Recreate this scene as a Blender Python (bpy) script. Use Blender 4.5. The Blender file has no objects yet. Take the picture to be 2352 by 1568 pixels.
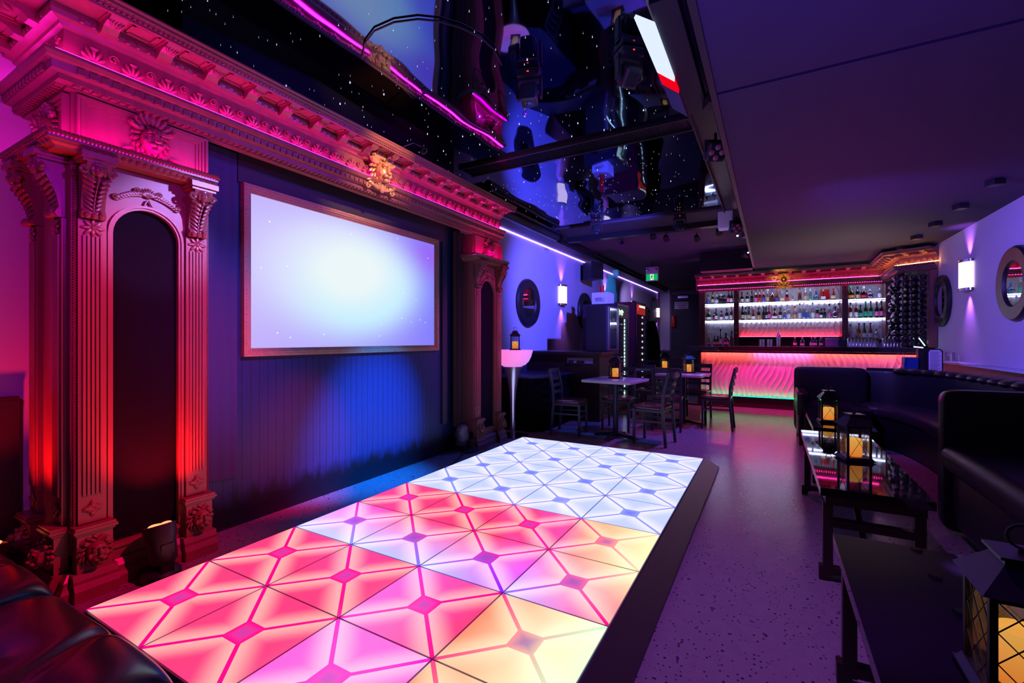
import bpy, bmesh, math, random
from mathutils import Vector, Matrix
random.seed(7)
PI = math.pi
SC = bpy.context.scene
COL = SC.collection

# ------------------------------------------------------------ camera
cd = bpy.data.cameras.new('camera'); cam = bpy.data.objects.new('camera', cd); COL.objects.link(cam)
cam.location = (0, 0, 1.28)
cam.rotation_euler = (PI/2, 0, math.radians(29.54))
cd.sensor_width = 36; cd.lens = 1048/2352*36; cd.shift_y = -5/2352; cd.clip_start = 0.02
SC.camera = cam
# ------------------------------------------------------------ world, exposure
w = bpy.data.worlds.new('world'); SC.world = w; w.use_nodes = True
w.node_tree.nodes['Background'].inputs[0].default_value = (0.02, 0.01, 0.05, 1)
w.node_tree.nodes['Background'].inputs[1].default_value = 0.3
SC.view_settings.view_transform = 'Standard'; SC.view_settings.look = 'None'
SC.view_settings.exposure = 0.0; SC.view_settings.gamma = 1.0; SC.view_settings.use_curve_mapping = False
cy = SC.cycles
cy.use_denoising = True; cy.max_bounces = 7; cy.diffuse_bounces = 3; cy.glossy_bounces = 4
cy.transmission_bounces = 6; cy.transparent_max_bounces = 24; cy.sample_clamp_indirect = 3.0
cy.caustics_reflective = False; cy.caustics_refractive = False; cy.blur_glossy = 0.5

# ------------------------------------------------------------ the club's lamps on rail and floor, with added fill spots hanging free
def spot(name, loc, target, color, power, angle, blend=0.6, size=0.04):
    l = bpy.data.lights.new(name, 'SPOT'); l.color = color; l.energy = power
    l.spot_size = math.radians(angle); l.spot_blend = blend; l.shadow_soft_size = size
    o = bpy.data.objects.new(name, l); COL.objects.link(o); o.location = loc
    d = Vector(target) - Vector(loc)
    o.rotation_euler = d.to_track_quat('-Z', 'Y').to_euler()
    return o
def point(name, loc, color, power, size=0.05):
    l = bpy.data.lights.new(name, 'POINT'); l.color = color; l.energy = power; l.shadow_soft_size = size
    o = bpy.data.objects.new(name, l); COL.objects.link(o); o.location = loc
    return o
BLUE = (0.02, 0.10, 1.0); VIO = (0.30, 0.08, 1.0); MAG = (1.0, 0.02, 0.55); RED = (1.0, 0.01, 0.02); PUR = (0.45, 0.04, 1.0)
spot('wash_light', (-0.50, 3.60, 2.75), (-3.19, 3.02, 0.42), (0.0, 0.17, 1.0), 3300, 26, 1.0)
spot('wash_light', (-0.50, 2.0, 2.85), (-3.19, 2.30, 0.45), (1.0, 0.0, 0.12), 1300, 18, 1.0)
spot('wash_light', (-0.48, 2.6, 2.85), (-3.19, 2.7, 1.9), (0.0, 0.10, 0.9), 110, 80, 0.8)
spot('wash_light', (-0.48, 1.5, 2.85), (-3.19, 1.7, 1.3), (0.08, 0.12, 1.0), 300, 26, 0.9)
spot('wash_light', (-0.55, 2.6, 2.85), (-3.0, 1.32, 1.90), (0.50, 0.30, 1.0), 420, 15, 0.7)
spot('wash_light', (-0.55, 1.9, 2.80), (-3.0, 1.15, 0.95), (1.0, 0.0, 0.12), 480, 42, 0.9)
spot('wash_light', (-0.5, 5.2, 2.85), (-3.0, 4.7, 1.4), (0.8, 0.02, 0.75), 330, 34, 0.9)
spot('lion_light', (-1.75, 2.62, 2.97), (-2.9, 2.80, 2.70), (1.0, 0.50, 0.13), 110, 40, 0.9, 0.02)
spot('cornice_wash', (-0.62, 3.4, 2.98), (-2.9, 2.7, 2.86), (0.50, 0.0, 1.0), 120, 62, 1.0)
spot('cornice_wash', (-0.7, 1.2, 2.4), (-2.9, 0.9, 2.74), (0.5, 0.0, 1.0), 70, 70, 0.8)
spot('wall_wash', (-0.5, 5.6, 2.9), (-3.6, 8.0, 1.9), (0.10, 0.09, 1.0), 1250, 62, 0.7)
spot('wall_wash', (-2.7, 11.6, 2.85), (-3.6, 14.0, 1.9), (0.40, 0.28, 0.85), 200, 60, 0.9)  # added off the rail to brighten the far left wall
spot('wall_wash', (-0.5, 9.0, 2.9), (-3.6, 11.4, 2.55), (0.0, 0.35, 1.0), 420, 17, 0.8)
spot('near_wall_wash', (-1.4, -0.6, 2.6), (-3.6, 0.3, 2.1), (0.62, 0.02, 0.80), 75, 80, 0.6)
spot('floor_wash', (-0.45, 6.2, 2.9), (-0.3, 6.3, 0), (0.75, 0.04, 0.45), 130, 95, 0.9)
spot('floor_wash', (-0.45, 2.2, 2.9), (0.3, 1.9, 0), (0.42, 0.10, 0.70), 190, 95, 0.9)
spot('floor_wash', (-0.4, 7.3, 2.9), (-1.6, 6.0, 0.5), (0.02, 0.10, 1.0), 260, 80, 0.9)
spot('right_wall_fill', (-0.2, 4.6, 2.35), (2.25, 7.2, 1.55), (0.17, 0.10, 1.0), 430, 78, 0.9)  # added below the soffit, without a fixture, to colour the right wall
spot('ceiling_fill', (0.5, 6.8, 0.95), (0.6, 5.4, 2.75), (0.45, 0.01, 0.50), 110, 120, 1.0)  # added in mid-air to tint the soffit purple
spot('ceiling_fill', (0.1, 0.9, 0.9), (0.4, 1.2, 2.75), (0.12, 0.05, 1.0), 300, 130, 1.0)  # added fill from below, turns the near soffit blue
spot('ceiling_fill', (1.2, 9.0, 1.3), (0.9, 8.6, 2.75), (1.0, 0.75, 0.55), 70, 110, 1.0)  # added to warm and lift the soffit tone near the bar
spot('back_ceiling_fill', (-1.8, 8.9, 0.9), (-2.0, 9.5, 3.1), (0.5, 0.02, 0.8), 80, 110, 1.0)  # added low spot without a fixture, tints the dark back ceiling
spot('par_uplight', (-2.80, 1.19, 0.30), (-3.0, 1.36, 1.4), (1.0, 0.01, 0.02), 110, 100, 0.9, 0.03)
spot('par_uplight', (-3.33, 0.66, 0.30), (-3.25, 0.87, 1.5), (1.0, 0.01, 0.01), 80, 80, 0.9, 0.03)

# ------------------------------------------------------------ materials
def nodes(m):
    m.use_nodes = True; return m.node_tree.nodes, m.node_tree.links, m.node_tree.nodes['Principled BSDF']
def mat(name, color, rough=0.5, metal=0.0, spec=0.5, emit=None, es=0.0, noise=0.0, nscale=8.0, bump=0.0, bscale=60.0, coat=0.0, stretch=None):
    m = bpy.data.materials.new(name); N, L, b = nodes(m)
    b.inputs['Base Color'].default_value = (*color, 1); b.inputs['Roughness'].default_value = rough
    b.inputs['Metallic'].default_value = metal; b.inputs['Specular IOR Level'].default_value = spec
    b.inputs['Coat Weight'].default_value = coat; b.inputs['Coat Roughness'].default_value = 0.15
    if emit:
        b.inputs['Emission Color'].default_value = (*emit, 1); b.inputs['Emission Strength'].default_value = es
    if noise or bump:
        tc = N.new('ShaderNodeTexCoord'); mp = N.new('ShaderNodeMapping'); L.new(tc.outputs['Object'], mp.inputs[0])
        if stretch: mp.inputs['Scale'].default_value = stretch
    if noise:
        n = N.new('ShaderNodeTexNoise'); n.inputs['Scale'].default_value = nscale; n.inputs['Detail'].default_value = 6
        L.new(mp.outputs[0], n.inputs[0])
        r = N.new('ShaderNodeMix'); r.data_type = 'RGBA'
        r.inputs[6].default_value = (*[c*(1-noise) for c in color], 1); r.inputs[7].default_value = (*[min(1, c*(1+noise)) for c in color], 1)
        L.new(n.outputs['Fac'], r.inputs[0]); L.new(r.outputs[2], b.inputs['Base Color'])
    if bump:
        n2 = N.new('ShaderNodeTexNoise'); n2.inputs['Scale'].default_value = bscale; n2.inputs['Detail'].default_value = 4
        L.new(mp.outputs[0], n2.inputs[0]); bp = N.new('ShaderNodeBump'); bp.inputs['Strength'].default_value = bump; bp.inputs['Distance'].default_value = 0.01
        L.new(n2.outputs['Fac'], bp.inputs['Height']); L.new(bp.outputs[0], b.inputs['Normal'])
    return m
def emis(name, color, s):
    m = bpy.data.materials.new(name); m.use_nodes = True; N = m.node_tree.nodes; L = m.node_tree.links; N.clear()
    e = N.new('ShaderNodeEmission'); e.inputs[0].default_value = (*color, 1); e.inputs[1].default_value = s
    o = N.new('ShaderNodeOutputMaterial'); L.new(e.outputs[0], o.inputs[0]); return m
def glass(name, tint, gloss=0.12, rough=0.04):
    m = bpy.data.materials.new(name); m.use_nodes = True; N = m.node_tree.nodes; L = m.node_tree.links; N.clear()
    t = N.new('ShaderNodeBsdfTransparent'); t.inputs[0].default_value = (*tint, 1)
    g = N.new('ShaderNodeBsdfGlossy'); g.inputs['Roughness'].default_value = rough; g.inputs[0].default_value = (1, 1, 1, 1)
    lw = N.new('ShaderNodeLayerWeight'); lw.inputs[0].default_value = 0.35
    mr = N.new('ShaderNodeMapRange'); mr.inputs[3].default_value = gloss*0.4; mr.inputs[4].default_value = min(1, gloss*5)
    L.new(lw.outputs['Facing'], mr.inputs[0])
    mx = N.new('ShaderNodeMixShader'); L.new(mr.outputs[0], mx.inputs[0]); L.new(t.outputs[0], mx.inputs[1]); L.new(g.outputs[0], mx.inputs[2])
    o = N.new('ShaderNodeOutputMaterial'); L.new(mx.outputs[0], o.inputs[0]); return m

M = {}
M['wood'] = mat('carved_wood', (0.24, 0.088, 0.072), 0.32, noise=0.28, nscale=6, stretch=(3, 3, 0.6), bump=0.06, bscale=90, spec=0.5)
M['wood_flat'] = mat('panel_wood', (0.24, 0.085, 0.072), 0.36, noise=0.22, nscale=5, stretch=(4, 4, 0.5), spec=0.5)
M['wood_dark'] = mat('dark_wood', (0.03, 0.014, 0.012), 0.35, noise=0.3, nscale=10)
M['gilt'] = mat('gilt_frame', (0.55, 0.34, 0.17), 0.34, metal=0.55, noise=0.25, nscale=40, bump=0.4, bscale=220)
M['black'] = mat('black_paint', (0.012, 0.012, 0.015), 0.45)
M['blackcloth'] = mat('black_cloth', (0.006, 0.005, 0.010), 0.95, noise=0.2, nscale=60, bump=0.2, bscale=400, spec=0.1)
M['metal_black'] = mat('black_metal', (0.02, 0.02, 0.025), 0.35, metal=0.3)
M['plastic'] = mat('black_plastic', (0.012, 0.012, 0.015), 0.4)
M['chrome'] = mat('chrome', (0.75, 0.75, 0.78), 0.18, metal=1.0)
M['leather'] = mat('black_leather', (0.006, 0.005, 0.010), 0.40, bump=0.2, bscale=160, spec=0.32, coat=0.06)
M['leather_seat'] = mat('oxblood_vinyl', (0.10, 0.012, 0.025), 0.22, spec=0.7, coat=0.3)
M['white_wall'] = mat('painted_wall', (0.62, 0.60, 0.66), 0.75, noise=0.04, nscale=3, bump=0.05, bscale=200)
M['purple_ceiling'] = mat('painted_soffit', (0.036, 0.025, 0.060), 0.8, noise=0.12, nscale=1.2, bump=0.15, bscale=250)
M['back_ceiling'] = mat('dark_ceiling_paint', (0.065, 0.042, 0.065), 0.8, noise=0.15, nscale=2, bump=0.15, bscale=200)
M['leather_near'] = mat('glossy_black_leather', (0.010, 0.007, 0.018), 0.27, bump=0.06, bscale=220, spec=0.8, coat=0.35)
M['mirror'] = mat('mirror', (0.8, 0.8, 0.82), 0.02, metal=1.0)
M['charcoal'] = mat('charcoal_frame', (0.018, 0.016, 0.02), 0.38, noise=0.5, nscale=14, stretch=(1, 8, 8), bump=0.15, bscale=40)
M['marble'] = mat('pale_tabletop', (0.62, 0.58, 0.64), 0.18, noise=0.12, nscale=40)
M['tinted_top'] = mat('black_glass_top', (0.004, 0.003, 0.005), 0.03, spec=0.5, bump=0.006, bscale=9)
M['tinted_top'].node_tree.nodes['Principled BSDF'].inputs['IOR'].default_value = 1.75
M['white'] = mat('white_card', (0.75, 0.73, 0.75), 0.6)
M['red'] = mat('red_plastic', (0.6, 0.01, 0.01), 0.3)
M['granite'] = mat('dark_granite', (0.018, 0.014, 0.016), 0.12, noise=0.7, nscale=50)
M['green_stone'] = mat('green_glass_slab', (0.03, 0.07, 0.08), 0.12, noise=0.5, nscale=30)
M['bluebox'] = mat('blue_box', (0.01, 0.05, 0.25), 0.4)
M['greencoat'] = mat('green_cloth', (0.006, 0.05, 0.045), 0.9, noise=0.4, nscale=40, bump=0.5, bscale=120)
M['step'] = mat('dark_tile_step', (0.05, 0.035, 0.05), 0.35, noise=0.3, nscale=20)
M['glass'] = glass('clear_glass', (0.93, 0.94, 0.96), 0.14)
M['pane'] = glass('lantern_pane', (0.90, 0.88, 0.86), 0.10, 0.06)
M['candle'] = None

def candle_mat():
    m = bpy.data.materials.new('lit_candle_wax'); m.use_nodes = True; N = m.node_tree.nodes; L = m.node_tree.links
    b = N['Principled BSDF']; b.inputs['Base Color'].default_value = (0.8, 0.45, 0.15, 1)
    tc = N.new('ShaderNodeTexCoord'); sp = N.new('ShaderNodeSeparateXYZ'); L.new(tc.outputs['Object'], sp.inputs[0])
    mr = N.new('ShaderNodeMapRange'); mr.inputs[1].default_value = 0.02; mr.inputs[2].default_value = 0.13
    L.new(sp.outputs['Z'], mr.inputs[0])
    cr = N.new('ShaderNodeMix'); cr.data_type = 'RGBA'
    cr.inputs[6].default_value = (1.0, 0.26, 0.03, 1); cr.inputs[7].default_value = (1.0, 0.52, 0.10, 1)
    L.new(mr.outputs[0], cr.inputs[0]); L.new(cr.outputs[2], b.inputs['Emission Color']); b.inputs['Emission Strength'].default_value = 0.95
    return m
M['candle'] = candle_mat()
E_ = {
 'pink': emis('pink_led', (1.0, 0.01, 0.60), 34.0),
 'pinkshelf': emis('shelf_pink_led', (1.0, 0.0, 0.55), 80.0),
 'pinkhot': emis('pink_led_bright', (1.0, 0.02, 0.30), 22.0),
 'warm': emis('amber_led', (1.0, 0.36, 0.08), 40.0),
 'white': emis('white_led', (0.58, 0.64, 1.0), 17.0),
 'violet': emis('violet_led', (0.30, 0.16, 1.0), 22.0),
 'sconce': emis('sconce_glow', (1.0, 0.72, 1.0), 1.5),
 'strobe': emis('strobe_panel', (0.62, 0.70, 1.0), 1.25),
 'strobe_red': emis('strobe_red_segment', (0.9, 0.0, 0.01), 1.0),
 'par': emis('red_lamp', (1.0, 0.10, 0.04), 6.0),
 'star': emis('star_fibre', (0.75, 0.8, 1.0), 1.6),
 'cooler': emis('cooler_led', (0.65, 0.90, 1.0), 4.0),
 'coolface': emis('cooler_inside', (0.15, 0.36, 0.42), 0.8),
 'dotblue': emis('blue_indicator', (0.15, 0.45, 1.0), 10.0),
 'dotred': emis('red_indicator', (1.0, 0.03, 0.02), 3.0),
 'green': emis('exit_green', (0.0, 0.55, 0.10), 0.9),
 'exitwhite': emis('exit_white', (0.75, 1.0, 0.8), 1.0),
 'barred': emis('red_orange_led', (1.0, 0.075, 0.05), 75.0),
 'barpink': emis('rose_led', (1.0, 0.14, 0.42), 75.0),
 'bargreen': emis('green_led', (0.0, 1.0, 0.32), 14.0),
 'backred': emis('red_led', (1.0, 0.02, 0.05), 26.0),
}
def wood_grooved():
    m = mat('grooved_board', (0.05, 0.05, 0.06), 0.42, bump=0.0); N, L, b = nodes(m)
    tc = N.new('ShaderNodeTexCoord'); sp = N.new('ShaderNodeSeparateXYZ'); L.new(tc.outputs['Object'], sp.inputs[0])
    # plank grooves along y every 6.3 cm
    mt = N.new('ShaderNodeMath'); mt.operation = 'MULTIPLY'; mt.inputs[1].default_value = 1/0.063; L.new(sp.outputs['Y'], mt.inputs[0])
    fr = N.new('ShaderNodeMath'); fr.operation = 'FRACT'; L.new(mt.outputs[0], fr.inputs[0])
    lt = N.new('ShaderNodeMath'); lt.operation = 'GREATER_THAN'; lt.inputs[1].default_value = 0.07; L.new(fr.outputs[0], lt.inputs[0])
    mp = N.new('ShaderNodeMapping'); mp.inputs['Scale'].default_value = (1, 26, 2.2); L.new(tc.outputs['Object'], mp.inputs[0])
    n = N.new('ShaderNodeTexNoise'); n.inputs['Scale'].default_value = 4; n.inputs['Detail'].default_value = 8; L.new(mp.outputs[0], n.inputs[0])
    # near-black band along the foot with a ragged upper edge
    mp2 = N.new('ShaderNodeMapping'); mp2.inputs['Scale'].default_value = (1, 9, 2.5); L.new(tc.outputs['Object'], mp2.inputs[0])
    n2 = N.new('ShaderNodeTexNoise'); n2.inputs['Scale'].default_value = 1.6; n2.inputs['Detail'].default_value = 3; L.new(mp2.outputs[0], n2.inputs[0])
    ma = N.new('ShaderNodeMath'); ma.operation = 'MULTIPLY_ADD'; ma.inputs[1].default_value = 0.24; ma.inputs[2].default_value = 0.10; L.new(n2.outputs['Fac'], ma.inputs[0])
    gt = N.new('ShaderNodeMath'); gt.operation = 'SUBTRACT'; L.new(sp.outputs['Z'], gt.inputs[0]); L.new(ma.outputs[0], gt.inputs[1])
    mr = N.new('ShaderNodeMapRange'); mr.inputs[1].default_value = -0.06; mr.inputs[2].default_value = 0.05; L.new(gt.outputs[0], mr.inputs[0])
    c1 = N.new('ShaderNodeMix'); c1.data_type = 'RGBA'; c1.inputs[6].default_value = (0.014, 0.024, 0.09, 1); c1.inputs[7].default_value = (0.026, 0.038, 0.14, 1); L.new(n.outputs['Fac'], c1.inputs[0])
    c2 = N.new('ShaderNodeMix'); c2.data_type = 'RGBA'; c2.inputs[6].default_value = (0.008, 0.008, 0.012, 1); L.new(c1.outputs[2], c2.inputs[7]); L.new(lt.outputs[0], c2.inputs[0])
    c3 = N.new('ShaderNodeMix'); c3.data_type = 'RGBA'; c3.inputs[6].default_value = (0.005, 0.005, 0.009, 1); L.new(c2.outputs[2], c3.inputs[7]); L.new(mr.outputs[0], c3.inputs[0])
    L.new(c3.outputs[2], b.inputs['Base Color'])
    bp = N.new('ShaderNodeBump'); bp.inputs['Strength'].default_value = 0.25; bp.inputs['Distance'].default_value = 0.004
    ad = N.new('ShaderNodeMath'); ad.operation = 'ADD'; L.new(lt.outputs[0], ad.inputs[0]); L.new(n.outputs['Fac'], ad.inputs[1])
    L.new(ad.outputs[0], bp.inputs['Height']); L.new(bp.outputs[0], b.inputs['Normal'])
    return m
M['board'] = wood_grooved()
def terrazzo():
    m = mat('terrazzo', (0.3, 0.27, 0.3), 0.19); N, L, b = nodes(m)
    tc = N.new('ShaderNodeTexCoord')
    v = N.new('ShaderNodeTexVoronoi'); v.inputs['Scale'].default_value = 42; L.new(tc.outputs['Object'], v.inputs[0])
    n = N.new('ShaderNodeTexNoise'); n.inputs['Scale'].default_value = 14; L.new(tc.outputs['Object'], n.inputs[0])
    sb = N.new('ShaderNodeMath'); sb.operation = 'MULTIPLY_ADD'; sb.inputs[1].default_value = 0.62; sb.inputs[2].default_value = -0.13; L.new(n.outputs['Fac'], sb.inputs[0])
    lt = N.new('ShaderNodeMath'); lt.operation = 'LESS_THAN'; L.new(v.outputs['Distance'], lt.inputs[0]); L.new(sb.outputs[0], lt.inputs[1])
    v2 = N.new('ShaderNodeTexVoronoi'); v2.inputs['Scale'].default_value = 90; L.new(tc.outputs['Object'], v2.inputs[0])
    lt2 = N.new('ShaderNodeMath'); lt2.operation = 'LESS_THAN'; lt2.inputs[1].default_value = 0.14; L.new(v2.outputs['Distance'], lt2.inputs[0])
    c0 = N.new('ShaderNodeMix'); c0.data_type = 'RGBA'; c0.inputs[6].default_value = (0.25, 0.23, 0.26, 1); c0.inputs[7].default_value = (0.33, 0.30, 0.33, 1); L.new(n.outputs['Fac'], c0.inputs[0])
    c1 = N.new('ShaderNodeMix'); c1.data_type = 'RGBA'; L.new(c0.outputs[2], c1.inputs[6]); c1.inputs[7].default_value = (0.5, 0.46, 0.48, 1); L.new(lt2.outputs[0], c1.inputs[0])
    c2 = N.new('ShaderNodeMix'); c2.data_type = 'RGBA'; L.new(c1.outputs[2], c2.inputs[6]); c2.inputs[7].default_value = (0.05, 0.035, 0.05, 1); L.new(lt.outputs[0], c2.inputs[0])
    L.new(c2.outputs[2], b.inputs['Base Color'])
    n3 = N.new('ShaderNodeTexNoise'); n3.inputs['Scale'].default_value = 55; n3.inputs['Detail'].default_value = 3; L.new(tc.outputs['Object'], n3.inputs[0])
    bp = N.new('ShaderNodeBump'); bp.inputs['Strength'].default_value = 0.12; bp.inputs['Distance'].default_value = 0.01; L.new(n3.outputs['Fac'], bp.inputs['Height']); L.new(bp.outputs[0], b.inputs['Normal'])
    return m
M['terrazzo'] = terrazzo()
def star_ceiling_mat():
    m = mat('stretch_mirror_film', (0.15, 0.22, 0.44), 0.03, metal=1.0); N, L, b = nodes(m)
    tc = N.new('ShaderNodeTexCoord'); mp = N.new('ShaderNodeMapping'); mp.inputs['Scale'].default_value = (1.0, 0.8, 1); L.new(tc.outputs['Object'], mp.inputs[0])
    n = N.new('ShaderNodeTexNoise'); n.inputs['Scale'].default_value = 1.7; n.inputs['Detail'].default_value = 0.5; L.new(mp.outputs[0], n.inputs[0])
    bp = N.new('ShaderNodeBump'); bp.inputs['Strength'].default_value = 0.7; bp.inputs['Distance'].default_value = 0.026; L.new(n.outputs['Fac'], bp.inputs['Height']); L.new(bp.outputs[0], b.inputs['Normal'])
    return m
M['film'] = star_ceiling_mat()
def brick_white():
    m = mat('white_brick', (0.6, 0.6, 0.64), 0.6); N, L, b = nodes(m)
    tc = N.new('ShaderNodeTexCoord'); mp = N.new('ShaderNodeMapping'); mp.inputs['Rotation'].default_value = (PI/2, 0, 0); L.new(tc.outputs['Object'], mp.inputs[0])
    br = N.new('ShaderNodeTexBrick'); br.inputs['Scale'].default_value = 5.5; br.inputs['Color1'].default_value = (0.6, 0.6, 0.64, 1); br.inputs['Color2'].default_value = (0.52, 0.52, 0.57, 1); br.inputs['Mortar'].default_value = (0.36, 0.36, 0.42, 1)
    br.inputs['Mortar Size'].default_value = 0.014; L.new(mp.outputs[0], br.inputs[0]); L.new(br.outputs[0], b.inputs['Base Color'])
    return m
M['brick'] = brick_white()
M['relief'] = mat('white_relief', (0.66, 0.62, 0.66), 0.5)

def tile_mat():
    m = bpy.data.materials.new('led_floor_panel'); m.use_nodes = True; N = m.node_tree.nodes; L = m.node_tree.links; b = N['Principled BSDF']
    uv = N.new('ShaderNodeUVMap'); sp = N.new('ShaderNodeSeparateXYZ'); L.new(uv.outputs[0], sp.inputs[0])
    def mth(op, a, bb=None, c=None):
        n = N.new('ShaderNodeMath'); n.operation = op
        for i, x in enumerate((a, bb, c)):
            if x is None: continue
            if isinstance(x, (int, float)): n.inputs[i].default_value = x
            else: L.new(x, n.inputs[i])
        return n.outputs[0]
    ax = mth('ABSOLUTE', mth('MULTIPLY_ADD', sp.outputs['X'], 2.0, -1.0)); ay = mth('ABSOLUTE', mth('MULTIPLY_ADD', sp.outputs['Y'], 2.0, -1.0))
    mx = mth('MAXIMUM', ax, ay); dd = mth('ABSOLUTE', mth('SUBTRACT', ax, ay))
    line = mth('LESS_THAN', dd, 0.05); ctr = mth('LESS_THAN', mx, 0.235)
    # glow: strongest beside the diagonal channels and round the middle, weakest at the middle of each side
    def sm(x, a, bb):
        n = N.new('ShaderNodeMapRange'); n.interpolation_type = 'SMOOTHSTEP'; n.inputs[1].default_value = a; n.inputs[2].default_value = bb; n.inputs[3].default_value = 1; n.inputs[4].default_value = 0; L.new(x, n.inputs[0]); return n.outputs[0]
    g1 = sm(dd, 0.0, 0.66); g2 = mth('MULTIPLY', sm(mx, 0.25, 0.50), 0.75)
    glow = mth('MAXIMUM', g1, g2)
    at = N.new('ShaderNodeAttribute'); at.attribute_name = 'tint'
    def mix(f, a, bb, blend='MIX'):
        n = N.new('ShaderNodeMix'); n.data_type = 'RGBA'; n.blend_type = blend
        for i, x in ((0, f), (6, a), (7, bb)):
            if isinstance(x, (int, float)): n.inputs[i].default_value = x
            elif isinstance(x, tuple): n.inputs[i].default_value = x
            else: L.new(x, n.inputs[i])
        return n.outputs[2]
    T = at.outputs['Color']
    bright = mix(1.0, T, (0.50, 0.34, 0.20, 1), 'SCREEN')
    body = mix(glow, T, bright)
    deep = mix(1.0, mix(1.0, T, T, 'MULTIPLY'), (0.0, 0.0, 0.17, 1), 'ADD')
    cen = mix(sm(mx, 0.02, 0.24), deep, mix(0.55, deep, (0.12, 0.07, 0.38, 1)))
    colr = mix(ctr, mix(line, body, deep), cen)
    L.new(colr, b.inputs['Emission Color']); b.inputs['Emission Strength'].default_value = 1.3
    b.inputs['Base Color'].default_value = (0.03, 0.03, 0.04, 1); b.inputs['Roughness'].default_value = 0.12
    return m
M['tile'] = tile_mat()
def screen_mat():
    m = bpy.data.materials.new('projected_picture'); m.use_nodes = True; N = m.node_tree.nodes; L = m.node_tree.links; N.clear()
    uv = N.new('ShaderNodeUVMap')
    def blob(cx, cyy, sx, sy, rot=0.0):
        mp = N.new('ShaderNodeMapping'); mp.vector_type = 'TEXTURE'; mp.inputs['Location'].default_value = (cx, cyy, 0); mp.inputs['Scale'].default_value = (sx, sy, 1); mp.inputs['Rotation'].default_value = (0, 0, rot)
        L.new(uv.outputs[0], mp.inputs[0]); g = N.new('ShaderNodeTexGradient'); g.gradient_type = 'QUADRATIC_SPHERE'; L.new(mp.outputs[0], g.inputs[0]); return g.outputs['Fac']
    def mix(f, a, bb):
        n = N.new('ShaderNodeMix'); n.data_type = 'RGBA'
        for i, x in ((0, f), (6, a), (7, bb)):
            if isinstance(x, tuple): n.inputs[i].default_value = x
            elif isinstance(x, float): n.inputs[i].default_value = x
            else: L.new(x, n.inputs[i])
        return n.outputs[2]
    sp = N.new('ShaderNodeSeparateXYZ'); L.new(uv.outputs[0], sp.inputs[0])
    base = mix(sp.outputs['X'], (0.55, 0.43, 0.98, 1), (0.22, 0.20, 0.98, 1))
    def ramp(fac, a, bb):
        n = N.new('ShaderNodeMapRange'); n.interpolation_type = 'SMOOTHSTEP'; n.inputs[1].default_value = a; n.inputs[2].default_value = bb; L.new(fac, n.inputs[0]); return n.outputs[0]
    vio = mix(ramp(blob(0.97, 0.86, 0.5, 0.45), 0.0, 0.9), base, (0.30, 0.12, 0.92, 1))
    lav = mix(ramp(blob(0.35, 0.6, 0.75, 0.85, -0.4), 0.0, 0.5), vio, (0.68, 0.66, 1.0, 1))
    cy_ = mix(ramp(blob(0.52, 0.46, 0.60, 0.72, -0.5), -0.02, 0.50), lav, (0.55, 0.86, 1.0, 1))
    wh = mix(ramp(blob(0.44, 0.60, 0.52, 0.60, -0.4), -0.05, 0.62), cy_, (0.84, 0.93, 0.95, 1))
    mp = N.new('ShaderNodeMapping'); mp.inputs['Scale'].default_value = (19, 11, 1); L.new(uv.outputs[0], mp.inputs[0])
    v = N.new('ShaderNodeTexVoronoi'); v.inputs['Scale'].default_value = 1.0; v.inputs['Randomness'].default_value = 1.0; L.new(mp.outputs[0], v.inputs[0])
    lt = N.new('ShaderNodeMath'); lt.operation = 'LESS_THAN'; lt.inputs[1].default_value = 0.06; L.new(v.outputs['Distance'], lt.inputs[0])
    fin = mix(lt.outputs[0], wh, (0.9, 1.0, 1.0, 1))
    e = N.new('ShaderNodeEmission'); e.inputs[1].default_value = 1.0; L.new(fin, e.inputs[0])
    o = N.new('ShaderNodeOutputMaterial'); L.new(e.outputs[0], o.inputs[0]); return m
M['screen'] = screen_mat()
def bowl_mat():
    m = bpy.data.materials.new('lit_bowl_plastic'); m.use_nodes = True; N = m.node_tree.nodes; L = m.node_tree.links; b = N['Principled BSDF']
    tc = N.new('ShaderNodeTexCoord'); sp = N.new('ShaderNodeSeparateXYZ'); L.new(tc.outputs['Object'], sp.inputs[0])
    mr = N.new('ShaderNodeMapRange'); mr.inputs[1].default_value = -0.25; mr.inputs[2].default_value = 0.25; L.new(sp.outputs['Y'], mr.inputs[0])
    x = N.new('ShaderNodeMix'); x.data_type = 'RGBA'; x.inputs[6].default_value = (0.95, 0.16, 0.62, 1); x.inputs[7].default_value = (0.42, 0.26, 0.95, 1)
    L.new(mr.outputs[0], x.inputs[0]); L.new(x.outputs[2], b.inputs['Emission Color']); b.inputs['Emission Strength'].default_value = 0.95
    b.inputs['Base Color'].default_value = (0.5, 0.5, 0.5, 1); return m
M['bowl'] = bowl_mat()

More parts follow.
